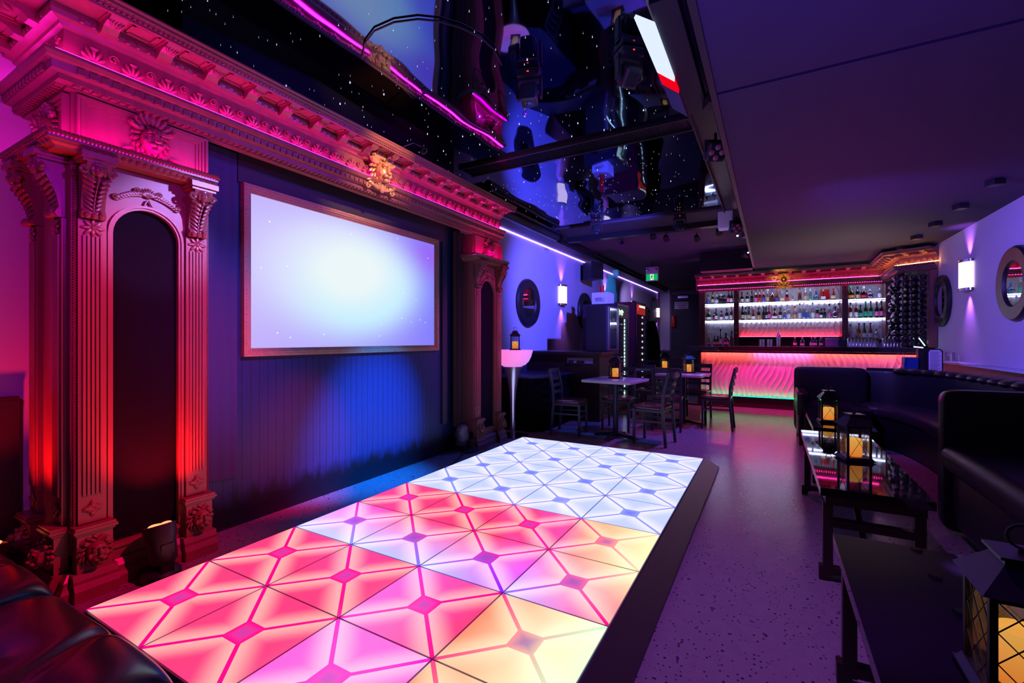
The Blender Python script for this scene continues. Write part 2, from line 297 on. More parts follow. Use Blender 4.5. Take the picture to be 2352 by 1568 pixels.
# ------------------------------------------------------------ mesh builder
class MB:
    def __init__(s): s.v = []; s.f = []; s.T = Matrix.Identity(4)
    def add(s, vs, fs):
        n = len(s.v); T = s.T
        s.v += [tuple(T @ Vector(p)) for p in vs]; s.f += [tuple(i+n for i in f) for f in fs]; return s
    def box(s, x0, x1, y0, y1, z0, z1):
        return s.add([(x0,y0,z0),(x1,y0,z0),(x1,y1,z0),(x0,y1,z0),(x0,y0,z1),(x1,y0,z1),(x1,y1,z1),(x0,y1,z1)],
                     [(0,3,2,1),(4,5,6,7),(0,1,5,4),(1,2,6,5),(2,3,7,6),(3,0,4,7)])
    def bbox(s, x0, x1, y0, y1, z0, z1, b=0.01):   # box with bevelled edges
        bm = bmesh.new(); bmesh.ops.create_cube(bm, size=1)
        for q in bm.verts: q.co = Vector(((x0+x1)/2+q.co.x*(x1-x0), (y0+y1)/2+q.co.y*(y1-y0), (z0+z1)/2+q.co.z*(z1-z0)))
        b = min(b, 0.45*min(abs(x1-x0), abs(y1-y0), abs(z1-z0)))
        bmesh.ops.bevel(bm, geom=bm.edges[:], offset=b, segments=2, affect='EDGES', profile=0.6)
        bm.verts.index_update(); s.add([tuple(q.co) for q in bm.verts], [tuple(q.index for q in f.verts) for f in bm.faces]); bm.free(); return s
    def lathe(s, prof, c=(0,0,0), n=16, cap=True, sx=1, sy=1):
        vs = []; fs = []
        for r, z in prof:
            for k in range(n):
                a = 2*PI*k/n; vs.append((c[0]+r*sx*math.cos(a), c[1]+r*sy*math.sin(a), c[2]+z))
        for i in range(len(prof)-1):
            for k in range(n):
                fs.append((i*n+k, i*n+(k+1)%n, (i+1)*n+(k+1)%n, (i+1)*n+k))
        if cap:
            fs.append(tuple(reversed(range(n)))); fs.append(tuple(range((len(prof)-1)*n, len(prof)*n)))
        return s.add(vs, fs)
    def cyl(s, p0, p1, r0, r1=None, n=12):
        r1 = r0 if r1 is None else r1; p0 = Vector(p0); p1 = Vector(p1); d = p1-p0
        q = d.to_track_quat('Z', 'Y').to_matrix().to_4x4(); old = s.T; s.T = old @ Matrix.Translation(p0) @ q
        s.lathe([(r0, 0), (r1, d.length)], n=n); s.T = old; return s
    def tube(s, pts, r, n=8):
        for a, b in zip(pts, pts[1:]):
            s.cyl(a, b, r, r, n)
        return s
    def ell(s, c, r, nu=8, nv=5, rot=None):
        old = s.T; s.T = old @ Matrix.Translation(c) @ (rot or Matrix.Identity(4))
        vs = [(0,0,-r[2])]; fs = []
        for i in range(1, nv):
            t = PI*i/nv - PI/2
            for k in range(nu): a = 2*PI*k/nu; vs.append((r[0]*math.cos(t)*math.cos(a), r[1]*math.cos(t)*math.sin(a), r[2]*math.sin(t)))
        vs.append((0,0,r[2])); m = len(vs)-1
        for k in range(nu): fs.append((0, 1+(k+1)%nu, 1+k)); fs.append((m, m-nu+k, m-nu+(k+1)%nu))
        for i in range(nv-2):
            for k in range(nu): a = 1+i*nu; fs.append((a+k, a+(k+1)%nu, a+nu+(k+1)%nu, a+nu+k))
        s.add(vs, fs); s.T = old; return s
    def prism(s, poly, d0, d1, axis='x'):   # polygon in the two other axes
        n = len(poly)
        f = {'x': lambda p, d: (d, p[0], p[1]), 'y': lambda p, d: (p[0], d, p[1]), 'z': lambda p, d: (p[0], p[1], d)}[axis]
        vs = [f(p, d0) for p in poly]+[f(p, d1) for p in poly]
        return s.add(vs, [tuple(reversed(range(n))), tuple(range(n, 2*n))]+[(i, (i+1) % n, n+(i+1) % n, n+i) for i in range(n)])
    def sq(s, c, r, e1=0.35, e2=0.35, nu=48, nv=24, fn=None):   # rounded cushion
        def pw(a, e): return math.copysign(abs(a)**e, a)
        vs = []; fs = []
        for i in range(nv+1):
            t = -PI/2+PI*i/nv
            for k in range(nu):
                a = 2*PI*k/nu
                p = [r[0]*pw(math.cos(t), e1)*pw(math.cos(a), e2), r[1]*pw(math.cos(t), e1)*pw(math.sin(a), e2), r[2]*pw(math.sin(t), e1)]
                if fn: p = fn(p)
                vs.append((c[0]+p[0], c[1]+p[1], c[2]+p[2]))
        for i in range(nv):
            for k in range(nu): fs.append((i*nu+k, i*nu+(k+1)%nu, (i+1)*nu+(k+1)%nu, (i+1)*nu+k))
        return s.add(vs, fs)
    def sweep(s, path, prof):   # profile (offset to the right of travel, z) swept along a flat path with mitred corners
        n = len(prof); P = [Vector(p) for p in path]; nr = []
        for a, b in zip(P, P[1:]):
            d = (b-a).normalized(); nr.append(Vector((d.y, -d.x)))
        vs = []; fs = []
        for i, p in enumerate(P):
            if i == 0: m = nr[0]
            elif i == len(P)-1: m = nr[-1]
            else: m = (nr[i-1]+nr[i])/(1+nr[i-1].dot(nr[i]))
            for o, z in prof: vs.append((p.x+m.x*o, p.y+m.y*o, z))
        for i in range(len(P)-1):
            for k in range(n): fs.append((i*n+k, (i+1)*n+k, (i+1)*n+(k+1)%n, i*n+(k+1)%n))
        fs.append(tuple(range(n))); fs.append(tuple(reversed(range(len(vs)-n, len(vs)))))
        return s.add(vs, fs)
    def build(s, name, m, parent=None, smooth=False, loc=None):
        me = bpy.data.meshes.new(name)
        me.from_pydata(s.v, [], s.f); me.update()
        bm = bmesh.new(); bm.from_mesh(me); bmesh.ops.recalc_face_normals(bm, faces=bm.faces); bm.to_mesh(me); bm.free()
        me.materials.append(M[m] if isinstance(m, str) else m)
        if smooth:
            me.polygons.foreach_set('use_smooth', [True]*len(me.polygons))
            try: me.set_sharp_from_angle(angle=math.radians(38))
            except Exception: pass
        o = bpy.data.objects.new(name, me); COL.objects.link(o)
        if parent: o.parent = parent
        if loc: o.location = loc
        return o
def tag(o, label=None, cat=None, group=None, kind=None):
    if label: o['label'] = label
    if cat: o['category'] = cat
    if group: o['group'] = group
    if kind: o['kind'] = kind
    return o
def empty(name, loc, label, cat, group=None, rz=0.0):
    o = bpy.data.objects.new(name, None); COL.objects.link(o); o.location = loc; o.rotation_euler = (0, 0, rz)
    o.empty_display_size = 0.1
    return tag(o, label, cat, group)
def copy_tree(o, parent=None):
    c = o.copy(); COL.objects.link(c)
    if parent: c.parent = parent
    for ch in list(o.children): copy_tree(ch, c)
    return c
def dup(o, loc, rz=None, label=None, group=None):
    c = copy_tree(o); c.location = loc
    if rz is not None: c.rotation_euler = (0, 0, rz)
    if label: c['label'] = label
    if group: c['group'] = group
    return c
def struct(name, mb, m, parent=None, smooth=False):
    o = mb.build(name, m, parent, smooth)
    if not parent: o['kind'] = 'structure'
    return o
def RX(a): return Matrix.Rotation(a, 4, 'X')
def RY(a): return Matrix.Rotation(a, 4, 'Y')
def RZ(a): return Matrix.Rotation(a, 4, 'Z')
def TR(*a): return Matrix.Translation(a)
ORD = ['first','second','third','fourth','fifth','sixth','seventh','eighth','ninth','tenth','eleventh','twelfth','thirteenth','fourteenth','fifteenth','sixteenth','seventeenth','eighteenth','nineteenth','twentieth','twenty-first','twenty-second','twenty-third','twenty-fourth','twenty-fifth','twenty-sixth']

# ============================================================ THE ROOM
ZC = 3.15
struct('floor', MB().box(-3.75, 2.4, -2.1, 17.75, -0.1, 0), 'terrazzo')
struct('wall_left', MB().box(-3.75, -3.6, -2.1, 17.75, 0, 3.3), 'white_wall')
struct('wall_right', MB().box(2.25, 2.4, -2.1, 11.4, 0, 3.3), 'white_wall')
struct('wall_front', MB().box(-3.6, 2.25, -2.1, -1.95, 0, 3.3), mat('black_wall', (0.03, 0.02, 0.04), 0.8))
struct('wall_back', MB().box(-3.6, -1.3, 17.6, 17.75, 0, 3.3), 'white_wall')
struct('wall_bar', MB().box(-1.45, 2.4, 11.4, 11.55, 0, 3.3), 'black')
struct('wall_corridor', MB().box(-1.45, -1.35, 11.55, 17.6, 0, 3.3), 'back_ceiling')
c = struct('ceiling', MB().box(-3.6, -0.30, -1.95, 7.05, ZC, 3.3), 'film')
struct('ceiling_back', MB().box(-3.6, -0.30, 7.05, 17.6, ZC-0.03, 3.3), 'back_ceiling')
struct('ceiling_soffit', MB().box(-0.28, 2.25, -1.95, 2.97, 2.75, 3.3).box(-0.28, 2.25, 3.0, 10.75, 2.75, 3.3).box(-0.27, 2.25, 2.96, 3.01, 2.79, 3.3), 'purple_ceiling')
struct('trim_1', MB().box(-0.315, -0.281, -1.95, 10.75, 2.74, ZC-0.01), 'black')          # black face of the soffit edge
struct('trim_2', MB().box(-0.30, 2.25, 10.76, 11.4, 2.80, 3.3), 'black')
# bulkhead over the blue wall
struct('trim_3', MB().box(-3.6, -3.27, 4.95, 17.2, 2.99, ZC-0.031).box(-3.6, -3.22, 7.0, 17.2, 3.06, ZC-0.031), 'black')
# wainscot ledge of the wall left of the carved pillar, and along the blue wall
struct('baseboard_left', MB().box(-3.6, -3.565, -1.95, 0.84, 0, 0.955).box(-3.6, -3.555, -1.95, 0.84, 0.955, 0.97), mat('dark_red_wainscot', (0.03, 0.012, 0.015), 0.6))
struct('baseboard_back', MB().box(-3.6, -3.57, 5.02, 16.2, 0, 1.02), mat('blue_black_wainscot', (0.05, 0.05, 0.09), 0.6))
struct('baseboard_right', MB().box(2.19, 2.25, -1.95, 9.3, 0, 0.95), mat('maroon_wainscot', (0.22, 0.04, 0.07), 0.5))
struct('trim_4', MB().box(2.10, 2.25, -1.95, 9.3, 0.95, 0.975), 'white_wall')
# slot diffuser in the mirrored ceiling
g = empty('air_diffuser', (0, 0, 0), 'long black linear slot air diffuser across the starry mirrored ceiling', 'vent')
MB().box(-2.95, -0.56, 4.03, 4.055, ZC-0.03, ZC-0.001).box(-2.95, -0.56, 4.27, 4.295, ZC-0.03, ZC-0.001).box(-0.585, -0.56, 4.055, 4.27, ZC-0.03, ZC-0.001).build('frame', 'metal_black', g)
mb = MB()
for i in range(118): x = -2.94+i*0.0198; mb.box(x, x+0.004, 4.055, 4.27, ZC-0.022, ZC-0.004)
mb.build('grille_slats', 'metal_black', g); MB().box(-2.94, -0.585, 4.055, 4.27, ZC-0.004, ZC-0.001).build('backing', 'black', g)
# star points
mb = MB()
for i in range(560):
    x = random.uniform(-3.5, -0.75); y = random.uniform(0.9, 6.95); r = random.choice([0.0016]*7+[0.0026]*2+[0.0050]*(1 if y > 1.6 else 0)) if y < 2.6 else random.choice([0.0018]*8+[0.0028]*2+[0.0048])
    if 4.0 < y < 4.32 and x > -3: continue
    mb.ell((x, y, ZC-0.004), (r, r, r), 6, 4)
tag(mb.build('ceiling_star_lights', E_['star']), 'tiny white fibre-optic star points scattered over the mirrored ceiling', 'star lights', kind='stuff')
# LED line at top of the blue wall
tag(MB().box(-3.60, -3.59, 4.95, 17.15, 2.978, 2.989).build('led_strip', E_['violet']), 'violet LED strip glowing along the top of the blue left wall', 'LED strip')

# back wall door, steps
d = struct('door_1', MB().box(-3.18, -2.24, 17.56, 17.6, 0.88, 2.92), mat('black_door', (0.012, 0.012, 0.018), 0.5))
struct('door_frame', MB().box(-3.24, -3.18, 17.54, 17.6, 0.88, 3.0).box(-2.24, -1.36, 17.54, 17.6, 0.88, 3.0).box(-3.24, -1.36, 17.54, 17.6, 2.93, 3.1), mat('grey_jamb', (0.10, 0.10, 0.13), 0.6), d)
MB().box(-2.95, -2.6, 17.50, 17.56, 2.78, 2.86).build('door_closer', 'chrome', d)
g = empty('door_notice', (-2.83, 17.55, 2.52), 'small pale emergency exit notice on the black door at the far end', 'sign')
MB().box(-0.24, 0.24, -0.006, 0.0, -0.13, 0.13).build('notice_board', mat('notice_card', (0.55, 0.5, 0.6), 0.5, emit=(0.5, 0.4, 0.6), es=0.0), g)
def text(s, size, mtl, loc, rot, parent=None, name='lettering', ext=0.0005):
    cu = bpy.data.curves.new(name, 'FONT'); cu.body = s; cu.size = size; cu.align_x = 'CENTER'; cu.align_y = 'CENTER'; cu.extrude = ext
    o = bpy.data.objects.new(name, cu); COL.objects.link(o); o.location = loc; o.rotation_euler = rot
    cu.materials.append(M[mtl] if isinstance(mtl, str) else mtl)
    me = bpy.data.meshes.new_from_object(o.evaluated_get(bpy.context.evaluated_depsgraph_get())); bpy.data.objects.remove(o)
    o = bpy.data.objects.new(name, me); COL.objects.link(o); o.location = loc; o.rotation_euler = rot
    if parent: o.parent = parent
    return o
text('EMERGENCY EXIT', 0.055, 'black', (0, -0.008, 0.07), (PI/2, 0, 0), g)
MB().box(-0.16, 0.16, -0.008, -0.006, -0.012, 0.008).box(-0.12, 0.12, -0.008, -0.006, -0.085, -0.065).build('printed_lines', 'black', g)
struct('floor_step', MB().box(-3.57, -1.45, 16.4, 17.54, 0, 0.88).box(-3.57, -1.45, 16.1, 16.4, 0, 0.66).box(-3.57, -1.45, 15.8, 16.1, 0, 0.44).box(-3.57, -1.45, 15.5, 15.8, 0, 0.22), 'step')
# exit sign
g = empty('exit_sign', (-2.44, 11.0, 2.66), 'green running-man exit sign with twin emergency lamps hanging from the ceiling', 'exit sign')
MB().bbox(-0.145, 0.145, 0.02, 0.09, 0.0, 0.33, 0.01).build('housing', 'white', g)
MB().box(-0.125, 0.125, 0.012, 0.019, 0.02, 0.16).build('green_face', E_['green'], g)
MB().box(-0.04, 0.04, 0.008, 0.011, 0.022, 0.158).build('white_door', E_['exitwhite'], g)
mb = MB()
mb.lathe([(0.001, 0), (0.012, 0.002)], n=10); mb = MB()
mb.T = TR(0.006, 0.004, 0.135) @ RX(PI/2); mb.lathe([(0.011, -0.001), (0.011, 0.001)], n=12); mb.T = Matrix.Identity(4)
def bar2(mb, a, b, t, y0=0.003, y1=0.0075):
    dx, dz = b[0]-a[0], b[1]-a[1]; l = math.hypot(dx, dz); nx, nz = -dz/l*t/2, dx/l*t/2
    mb.prism([(a[0]+nx, a[1]+nz), (a[0]-nx, a[1]-nz), (b[0]-nx, b[1]-nz), (b[0]+nx, b[1]+nz)], y0, y1, 'y')
for a, b, t in (((0.002, 0.122), (-0.006, 0.085), 0.02), ((-0.004, 0.088), (0.018, 0.066), 0.011), ((0.018, 0.066), (0.014, 0.036), 0.01), ((-0.006, 0.086), (-0.022, 0.058), 0.011), ((-0.022, 0.058), (-0.036, 0.05), 0.009),
                ((0.0, 0.118), (0.022, 0.108), 0.008), ((0.022, 0.108), (0.032, 0.118), 0.008), ((0.0, 0.118), (-0.02, 0.108), 0.008), ((-0.02, 0.108), (-0.028, 0.092), 0.008)):
    bar2(mb, a, b, t)
mb.build('running_figure', mat('pictogram_green', (0.0, 0.12, 0.03), 0.6), g)
for s in (-1, 1):
    MB().ell((s*0.1, 0.01, 0.26), (0.032, 0.03, 0.032), 12, 8).build('emergency_lamp', 'chrome', g, True)
MB().cyl((0, 0.055, 0.33), (0, 0.055, ZC-0.03-2.66), 0.008).build('hanger_rod', 'metal_black', g)

# ============================================================ CARVED PROSCENIUM
PRO = [(-0.04, 2.500), (0.01, 2.500), (0.01, 2.515), (0.05, 2.518), (0.05, 2.545), (0.08, 2.55), (0.085, 2.585), (0.105, 2.592), (0.115, 2.61), (0.115, 2.625), (0.095, 2.632), (0.028, 2.634),
       (0.025, 2.775), (0.045, 2.782), (0.05, 2.795), (0.085, 2.802), (0.09, 2.825), (0.085, 2.85), (0.235, 2.852), (0.235, 2.838), (0.25, 2.838), (0.255, 2.862), (0.27, 2.872), (0.27, 2.885), (0.28, 2.892), (0.28, 2.90), (-0.04, 2.90)]
def remap(prof, z0, z1):
    return [(o, z0+(z-2.50)*(z1-z0)/0.40) for o, z in prof]
def frame_along(a, b):
    a = Vector(a); b = Vector(b); d = (b-a); L_ = d.length; d.normalize(); n = Vector((d.y, -d.x)); return a, d, n, L_
def ORI(p, d, n, o, z):   # local x = along, local y = outward, z up
    q = p+n*o
    return Matrix(((d.x, n.x, 0, q.x), (d.y, n.y, 0, q.y), (0, 0, 1, z), (0, 0, 0, 1)))
def acanthus(mb, s=1.0):   # leaf clump in local frame, about 0.12 wide, 0.12 high
    for k, (a, ln) in enumerate(((-1.25, .045), (-0.8, .058), (-0.38, .07), (0, .078), (0.38, .07), (0.8, .058), (1.25, .045))):
        cx, cz = math.sin(a)*ln*0.62*s, math.cos(a)*ln*0.62*s
        mb.ell((cx, 0.012*s, 0.012*s+cz), (0.011*s, 0.014*s, ln*0.55*s), 6, 4, RY(a) @ RX(-0.25))
    mb.ell((0, 0.022*s, 0.09*s), (0.018*s, 0.012*s, 0.012*s), 6, 4)
    mb.ell((0, 0.015*s, 0.016*s), (0.02*s, 0.014*s, 0.016*s), 6, 4)
def scroll(mb, r, t, turns=1.4, n=18):
    pts = []
    for i in range(n+1):
        a = 2*PI*turns*i/n; rr = r*(1-0.75*i/n); pts.append((rr*math.cos(a), 0.01, rr*math.sin(a)))
    mb.tube(pts, t, 6)
def stamp(base, name, m, parent, mats, smooth=False):   # one mesh, placed as many separate parts
    o = None
    for T in mats:
        o = base.build(name, m, parent, smooth) if o is None else o.copy()
        if not o.users_collection: COL.objects.link(o); o.parent = parent
        o.matrix_local = T
def cornice_parts(parent, path, z0, z1, woodm='wood', skip=None, mod_step=0.30, flower_step=0.16):
    k = (z1-z0)/0.40
    MB().sweep(path, remap(PRO, z0, z1)).build('cornice_moulding', woodm, parent)
    mo = MB(); leafm = []; lf = MB(); acanthus(lf, k); sc_ = MB(); scroll(sc_, 0.024*k, 0.006*k, 1.3, 9); scm = []; mom = []; be = MB(); bd = MB(); rd = MB(); cof = MB()
    for a, b in zip(path, path[1:]):
        p, d, n, L_ = frame_along(a, b)
        convex = True
        e0 = -0.02; e1 = L_
        m = max(1, int(L_/flower_step))
        for i in range(m):
            t = (i+0.5)*L_/m; q = p+d*t
            leafm.append(ORI(q, d, n, 0.026, z0+0.136*k)); scm.append(ORI(q+d*(L_/m/2), d, n, 0.03, z0+0.215*k))
        m = max(1, int(L_/(0.045)))
        for i in range(m):
            q = p+d*((i+0.5)*L_/m); be.T = ORI(q, d, n, 0.088, z0+0.318*k); be.ell((0, 0, 0), (0.013, 0.009, 0.016*k), 6, 4)
            rd.T = ORI(q, d, n, 0.084, z0+0.066*k); rd.box(-0.016, 0.016, -0.003, 0.008, -0.014*k, 0.014*k)
        m = max(1, int(L_/0.022))
        for i in range(m):
            q = p+d*((i+0.5)*L_/m); bd.T = ORI(q, d, n, 0.262, z0+0.352*k); bd.ell((0, 0, 0), (0.0095, 0.006, 0.006), 5, 3)
        m = max(1, int(L_/0.012/3))
        for i in range(m):
            q = p+d*((i+0.5)*L_/m); bd.T = ORI(q, d, n, 0.01, z0+0.012*k); bd.box(-0.010, 0.010, 0.005, 0.036, -0.004, 0.012*k)
        m = max(1, int(round(L_/mod_step)))
        for i in range(m):
            q = p+d*((i+0.5)*L_/m); mom.append(ORI(q, d, n, 0.085, z0+0.352*k))
            if mo.v: continue_ = True
            else: continue_ = False
            if continue_:
                cof.T = ORI(p+d*((i+1.0)*L_/m), d, n, 0.085, z0+0.352*k); w_ = L_/m/2-0.06
                if i < m-1:
                    for x0, x1, y0, y1 in ((-w_, w_, 0.03, 0.042), (-w_, w_, 0.125, 0.137), (-w_, -w_+0.012, 0.03, 0.137), (w_-0.012, w_, 0.03, 0.137)): cof.box(x0, x1, y0, y1, -0.008, 0.0)
                continue
            mo.prism([(0, 0), (0.15, 0), (0.15, -0.014*k), (0.12, -0.03*k), (0.10, -0.022*k), (0.06, -0.034*k), (0.035, -0.055*k), (0.0, -0.06*k)], -0.032, 0.032, 'x')
            mo.box(-0.042, 0.042, -0.002, 0.155, -0.008*k, 0.0)
            for j in range(5):
                a_ = -0.9+0.45*j
                mo.ell((math.sin(a_)*0.022, 0.105, -0.03*k-abs(a_)*0.004), (0.007, 0.032, 0.011*k), 6, 4, RZ(-a_*0.5) @ RX(0.35))
            # coffer between the brackets
            cof.T = ORI(p+d*((i+1.0)*L_/m), d, n, 0.085, z0+0.352*k)
            if i < m-1:
                w_ = L_/m/2-0.06
                for x0, x1, y0, y1 in ((-w_, w_, 0.03, 0.042), (-w_, w_, 0.125, 0.137), (-w_, -w_+0.012, 0.03, 0.137), (w_-0.012, w_, 0.03, 0.137)):
                    cof.box(x0, x1, y0, y1, -0.008, 0.0)
    stamp(lf, 'acanthus_leaf', woodm, parent, leafm, True); stamp(sc_, 'frieze_scroll', woodm, parent, scm, True); stamp(mo, 'scroll_bracket', woodm, parent, mom); be.build('egg_band', woodm, parent, True)
    bd.build('bead_row', woodm, parent); rd.build('reeded_band', woodm, parent); cof.build('coffer_frames', woodm, parent)
def lion_mask(mb, s, crown=False):   # local: x across, y outward, z up; about 0.16*s high
    for rr, n, ln, y, ph in ((0.077, 16, 0.018, 0.002, 0.0), (0.064, 14, 0.020, 0.012, 0.22)):
        for i in range(n):
            a = 2*PI*i/n+ph
            mb.ell((math.sin(a)*rr*s, y*s, math.cos(a)*rr*s*1.04), (0.0105*s, 0.014*s, ln*s), 7, 5, RY(a+0.8*(1 if math.sin(a) > 0 else -1)))
    f = 1.28*s
    mb.ell((0, 0.018*f, -0.002*f), (0.040*f, 0.036*f, 0.049*f), 18, 12)
    mb.ell((0, 0.046*f, 0.028*f), (0.025*f, 0.013*f, 0.012*f), 12, 6)
    mb.ell((0, 0.056*f, 0.004*f), (0.0085*f, 0.011*f, 0.024*f), 10, 6, RX(-0.25))
    mb.ell((0, 0.067*f, -0.014*f), (0.012*f, 0.009*f, 0.0075*f), 10, 6)
    mb.ell((0, 0.042*f, -0.043*f), (0.014*f, 0.012*f, 0.010*f), 10, 6)
    for q in (-1, 1):
        mb.ell((q*0.0120*f, 0.054*f, -0.026*f), (0.0135*f, 0.012*f, 0.0095*f), 10, 6)
        mb.ell((q*0.0175*f, 0.049*f, 0.012*f), (0.007*f, 0.005*f, 0.0048*f), 8, 5)
        mb.ell((q*0.018*f, 0.052*f, 0.0215*f), (0.013*f, 0.008*f, 0.0045*f), 8, 4, RY(q*0.35))
        mb.ell((q*0.029*f, 0.038*f, -0.010*f), (0.011*f, 0.010*f, 0.015*f), 8, 5)
        mb.ell((q*0.037*f, 0.020*f, 0.042*f), (0.011*f, 0.009*f, 0.013*f), 8, 5, RY(q*0.6))
    if crown:
        for i in range(9):
            a = -1.15+i*0.2875
            mb.ell((math.sin(a)*0.080*s, 0.022*s, 0.018*s+math.cos(a)*0.092*s), (0.015*s, 0.016*s, 0.034*s), 7, 5, RY(a))
            mb.ell((math.sin(a)*0.098*s, 0.032*s, 0.018*s+math.cos(a)*0.112*s), (0.010*s, 0.012*s, 0.012*s), 6, 4)
        for q in (-1, 1):
            for i in range(6):
                mb.ell((q*(0.022+0.016*i)*s, 0.016*s, (-0.088-0.011*i+0.003*i*i)*s), (0.010*s, 0.012*s, 0.024*s), 6, 4, RY(q*(0.5+0.28*i)))
            old = mb.T; mb.T = old @ TR(q*0.10*s, 0.0, -0.105*s); scroll(mb, 0.02*s, 0.006*s); mb.T = old
        mb.ell((0, 0.02*s, -0.10*s), (0.02*s, 0.015*s, 0.03*s), 8, 5)
def console(parent, T, w=0.12, h=0.31, dpt=0.11):   # capital with a face and a hanging leaf; local origin at its bottom centre
    mb = MB(); mb.T = T
    mb.box(-w/2-0.012, w/2+0.012, 0, dpt+0.015, h-0.03, h); mb.box(-w/2-0.004, w/2+0.004, 0, dpt, h-0.045, h-0.03)
    mb.prism([(0, 0.0), (0.035, 0.0), (0.045, 0.02), (0.03, 0.05), (0.04, 0.11), (0.075, 0.19), (dpt-0.01, 0.235), (dpt, 0.265), (0, 0.265)], -w/2+0.012, w/2-0.012, 'x')
    mb.build('console', 'wood', parent)
    mb = MB(); mb.T = T
    mb.ell((0, dpt*0.93, h-0.082), (0.022, 0.022, 0.030), 12, 8)           # face
    mb.ell((0, dpt*0.93+0.021, h-0.084), (0.0045, 0.006, 0.009), 6, 4)     # nose
    for q in (-1, 1):
        mb.ell((q*0.009, dpt*0.93+0.017, h-0.076), (0.0045, 0.004, 0.003), 6, 4)
        mb.ell((q*0.022, dpt*0.85, h-0.075), (0.012, 0.02, 0.034), 8, 5)   # hair
        old = mb.T; mb.T = old @ TR(q*w*0.42, dpt*0.75, h-0.085); scroll(mb, 0.022, 0.008); mb.T = old
        old = mb.T; mb.T = old @ TR(q*w*0.30, 0.035, 0.022) @ RZ(PI/2); scroll(mb, 0.018, 0.007); mb.T = old
        for i in range(8):
            t = i/7; z = h-0.125-0.15*t; y = dpt*0.85-0.062*t-0.012*math.sin(PI*t)
            mb.ell((q*(0.022+0.010*(1-t)), y, z), (0.010, 0.010, 0.030), 6, 4, RY(q*0.85) @ RX(0.3))
            mb.ell((q*(0.042*(1-0.5*t)), y-0.008, z+0.006), (0.007, 0.009, 0.018), 6, 4, RY(q*1.2))
    mb.ell((0, dpt*0.93+0.0, h-0.056), (0.026, 0.02, 0.012), 10, 5)
    for i in range(9):
        t = i/8; mb.ell((0, dpt*0.88-0.062*t-0.012*math.sin(PI*t), h-0.118-0.155*t), (0.006, 0.008, 0.016), 6, 4)
    for x in (-0.028, 0.0, 0.028): mb.ell((x, 0.045, 0.012), (0.016, 0.022, 0.016), 8, 6)
    mb.build('carved_leaf_figure', 'wood', parent, True)
def rope(p0, p1, r, pitch=0.03):
    mb = MB(); p0 = Vector(p0); p1 = Vector(p1); d = p1-p0; n = int(d.length/pitch*2); q = d.to_track_quat('Z', 'Y').to_matrix().to_4x4()
    for i in range(n):
        c = p0+d*((i+0.5)/n); mb.T = TR(*c) @ q @ RX(0.75); mb.ell((0, 0, 0), (r*0.98, r*0.5, r*1.25), 6, 4)
    return mb
def rosette(mb, s):
    for i in range(8):
        a = i*PI/4; mb.ell((math.sin(a)*0.020*s, 0.005, math.cos(a)*0.020*s), (0.007*s, 0.006, 0.018*s), 6, 4, RY(a))
    mb.ell((0, 0.01, 0), (0.008*s, 0.006, 0.008*s), 8, 5)
def pilaster_set(root, T, cs, W, full=True):   # face details; local x along the face, y outward, z up; cs = centres of the two pilasters
    old = T
    for c_ in cs:
        mb = MB(); mb.T = T
        mb.box(c_-0.056, c_+0.056, 0, 0.022, 0.36, 1.88)
        mb.build('pilaster', 'wood', root)
        mb = MB(); mb.T = T
        for i in range(5):
            x = c_-0.034+0.017*i; mb.box(x-0.0055, x+0.0055, 0.022, 0.031, 0.50, 1.80)
        mb.build('fluting', 'wood', root)
        mb = MB(); mb.T = T @ TR(c_, 0.024, 1.84); rosette(mb, 1.3)
        mb.T = T @ TR(c_, 0.024, 0.43)
        for i in range(4): a = PI/4*2*i; mb.ell((math.sin(a)*0.02, 0.004, math.cos(a)*0.02), (0.013, 0.007, 0.022), 6, 4, RY(a))
        for i in range(4): a = PI/2*i+PI/4; mb.ell((math.sin(a)*0.014, 0.004, math.cos(a)*0.014), (0.006, 0.005, 0.014), 6, 4, RY(a))
        mb.build('rosette', 'wood', root, True)
        console(root, T @ TR(c_, 0.0, 1.885))
        mb = MB(); mb.T = T
        mb.box(c_-0.07, c_+0.07, 0, 0.055, 0.13, 0.315); mb.box(c_-0.078, c_+0.078, 0, 0.065, 0.315, 0.328); mb.box(c_-0.086, c_+0.086, 0, 0.075, 0.328, 0.342); mb.box(c_-0.08, c_+0.08, 0, 0.07, 0.342, 0.355)
        mb.prism([(0.0, 0), (0.09, 0), (0.09, 0.055), (0.08, 0.075), (0.075, 0.085), (0.075, 0.10), (0.062, 0.13), (0.0, 0.13)], c_-0.088, c_+0.088, 'x')
        mb.build('pedestal', 'wood', root)
        mb = MB(); mb.T = T @ TR(c_, 0.055, 0.225); lion_mask(mb, 0.85); mb.build('lion_head', 'wood', root, True)
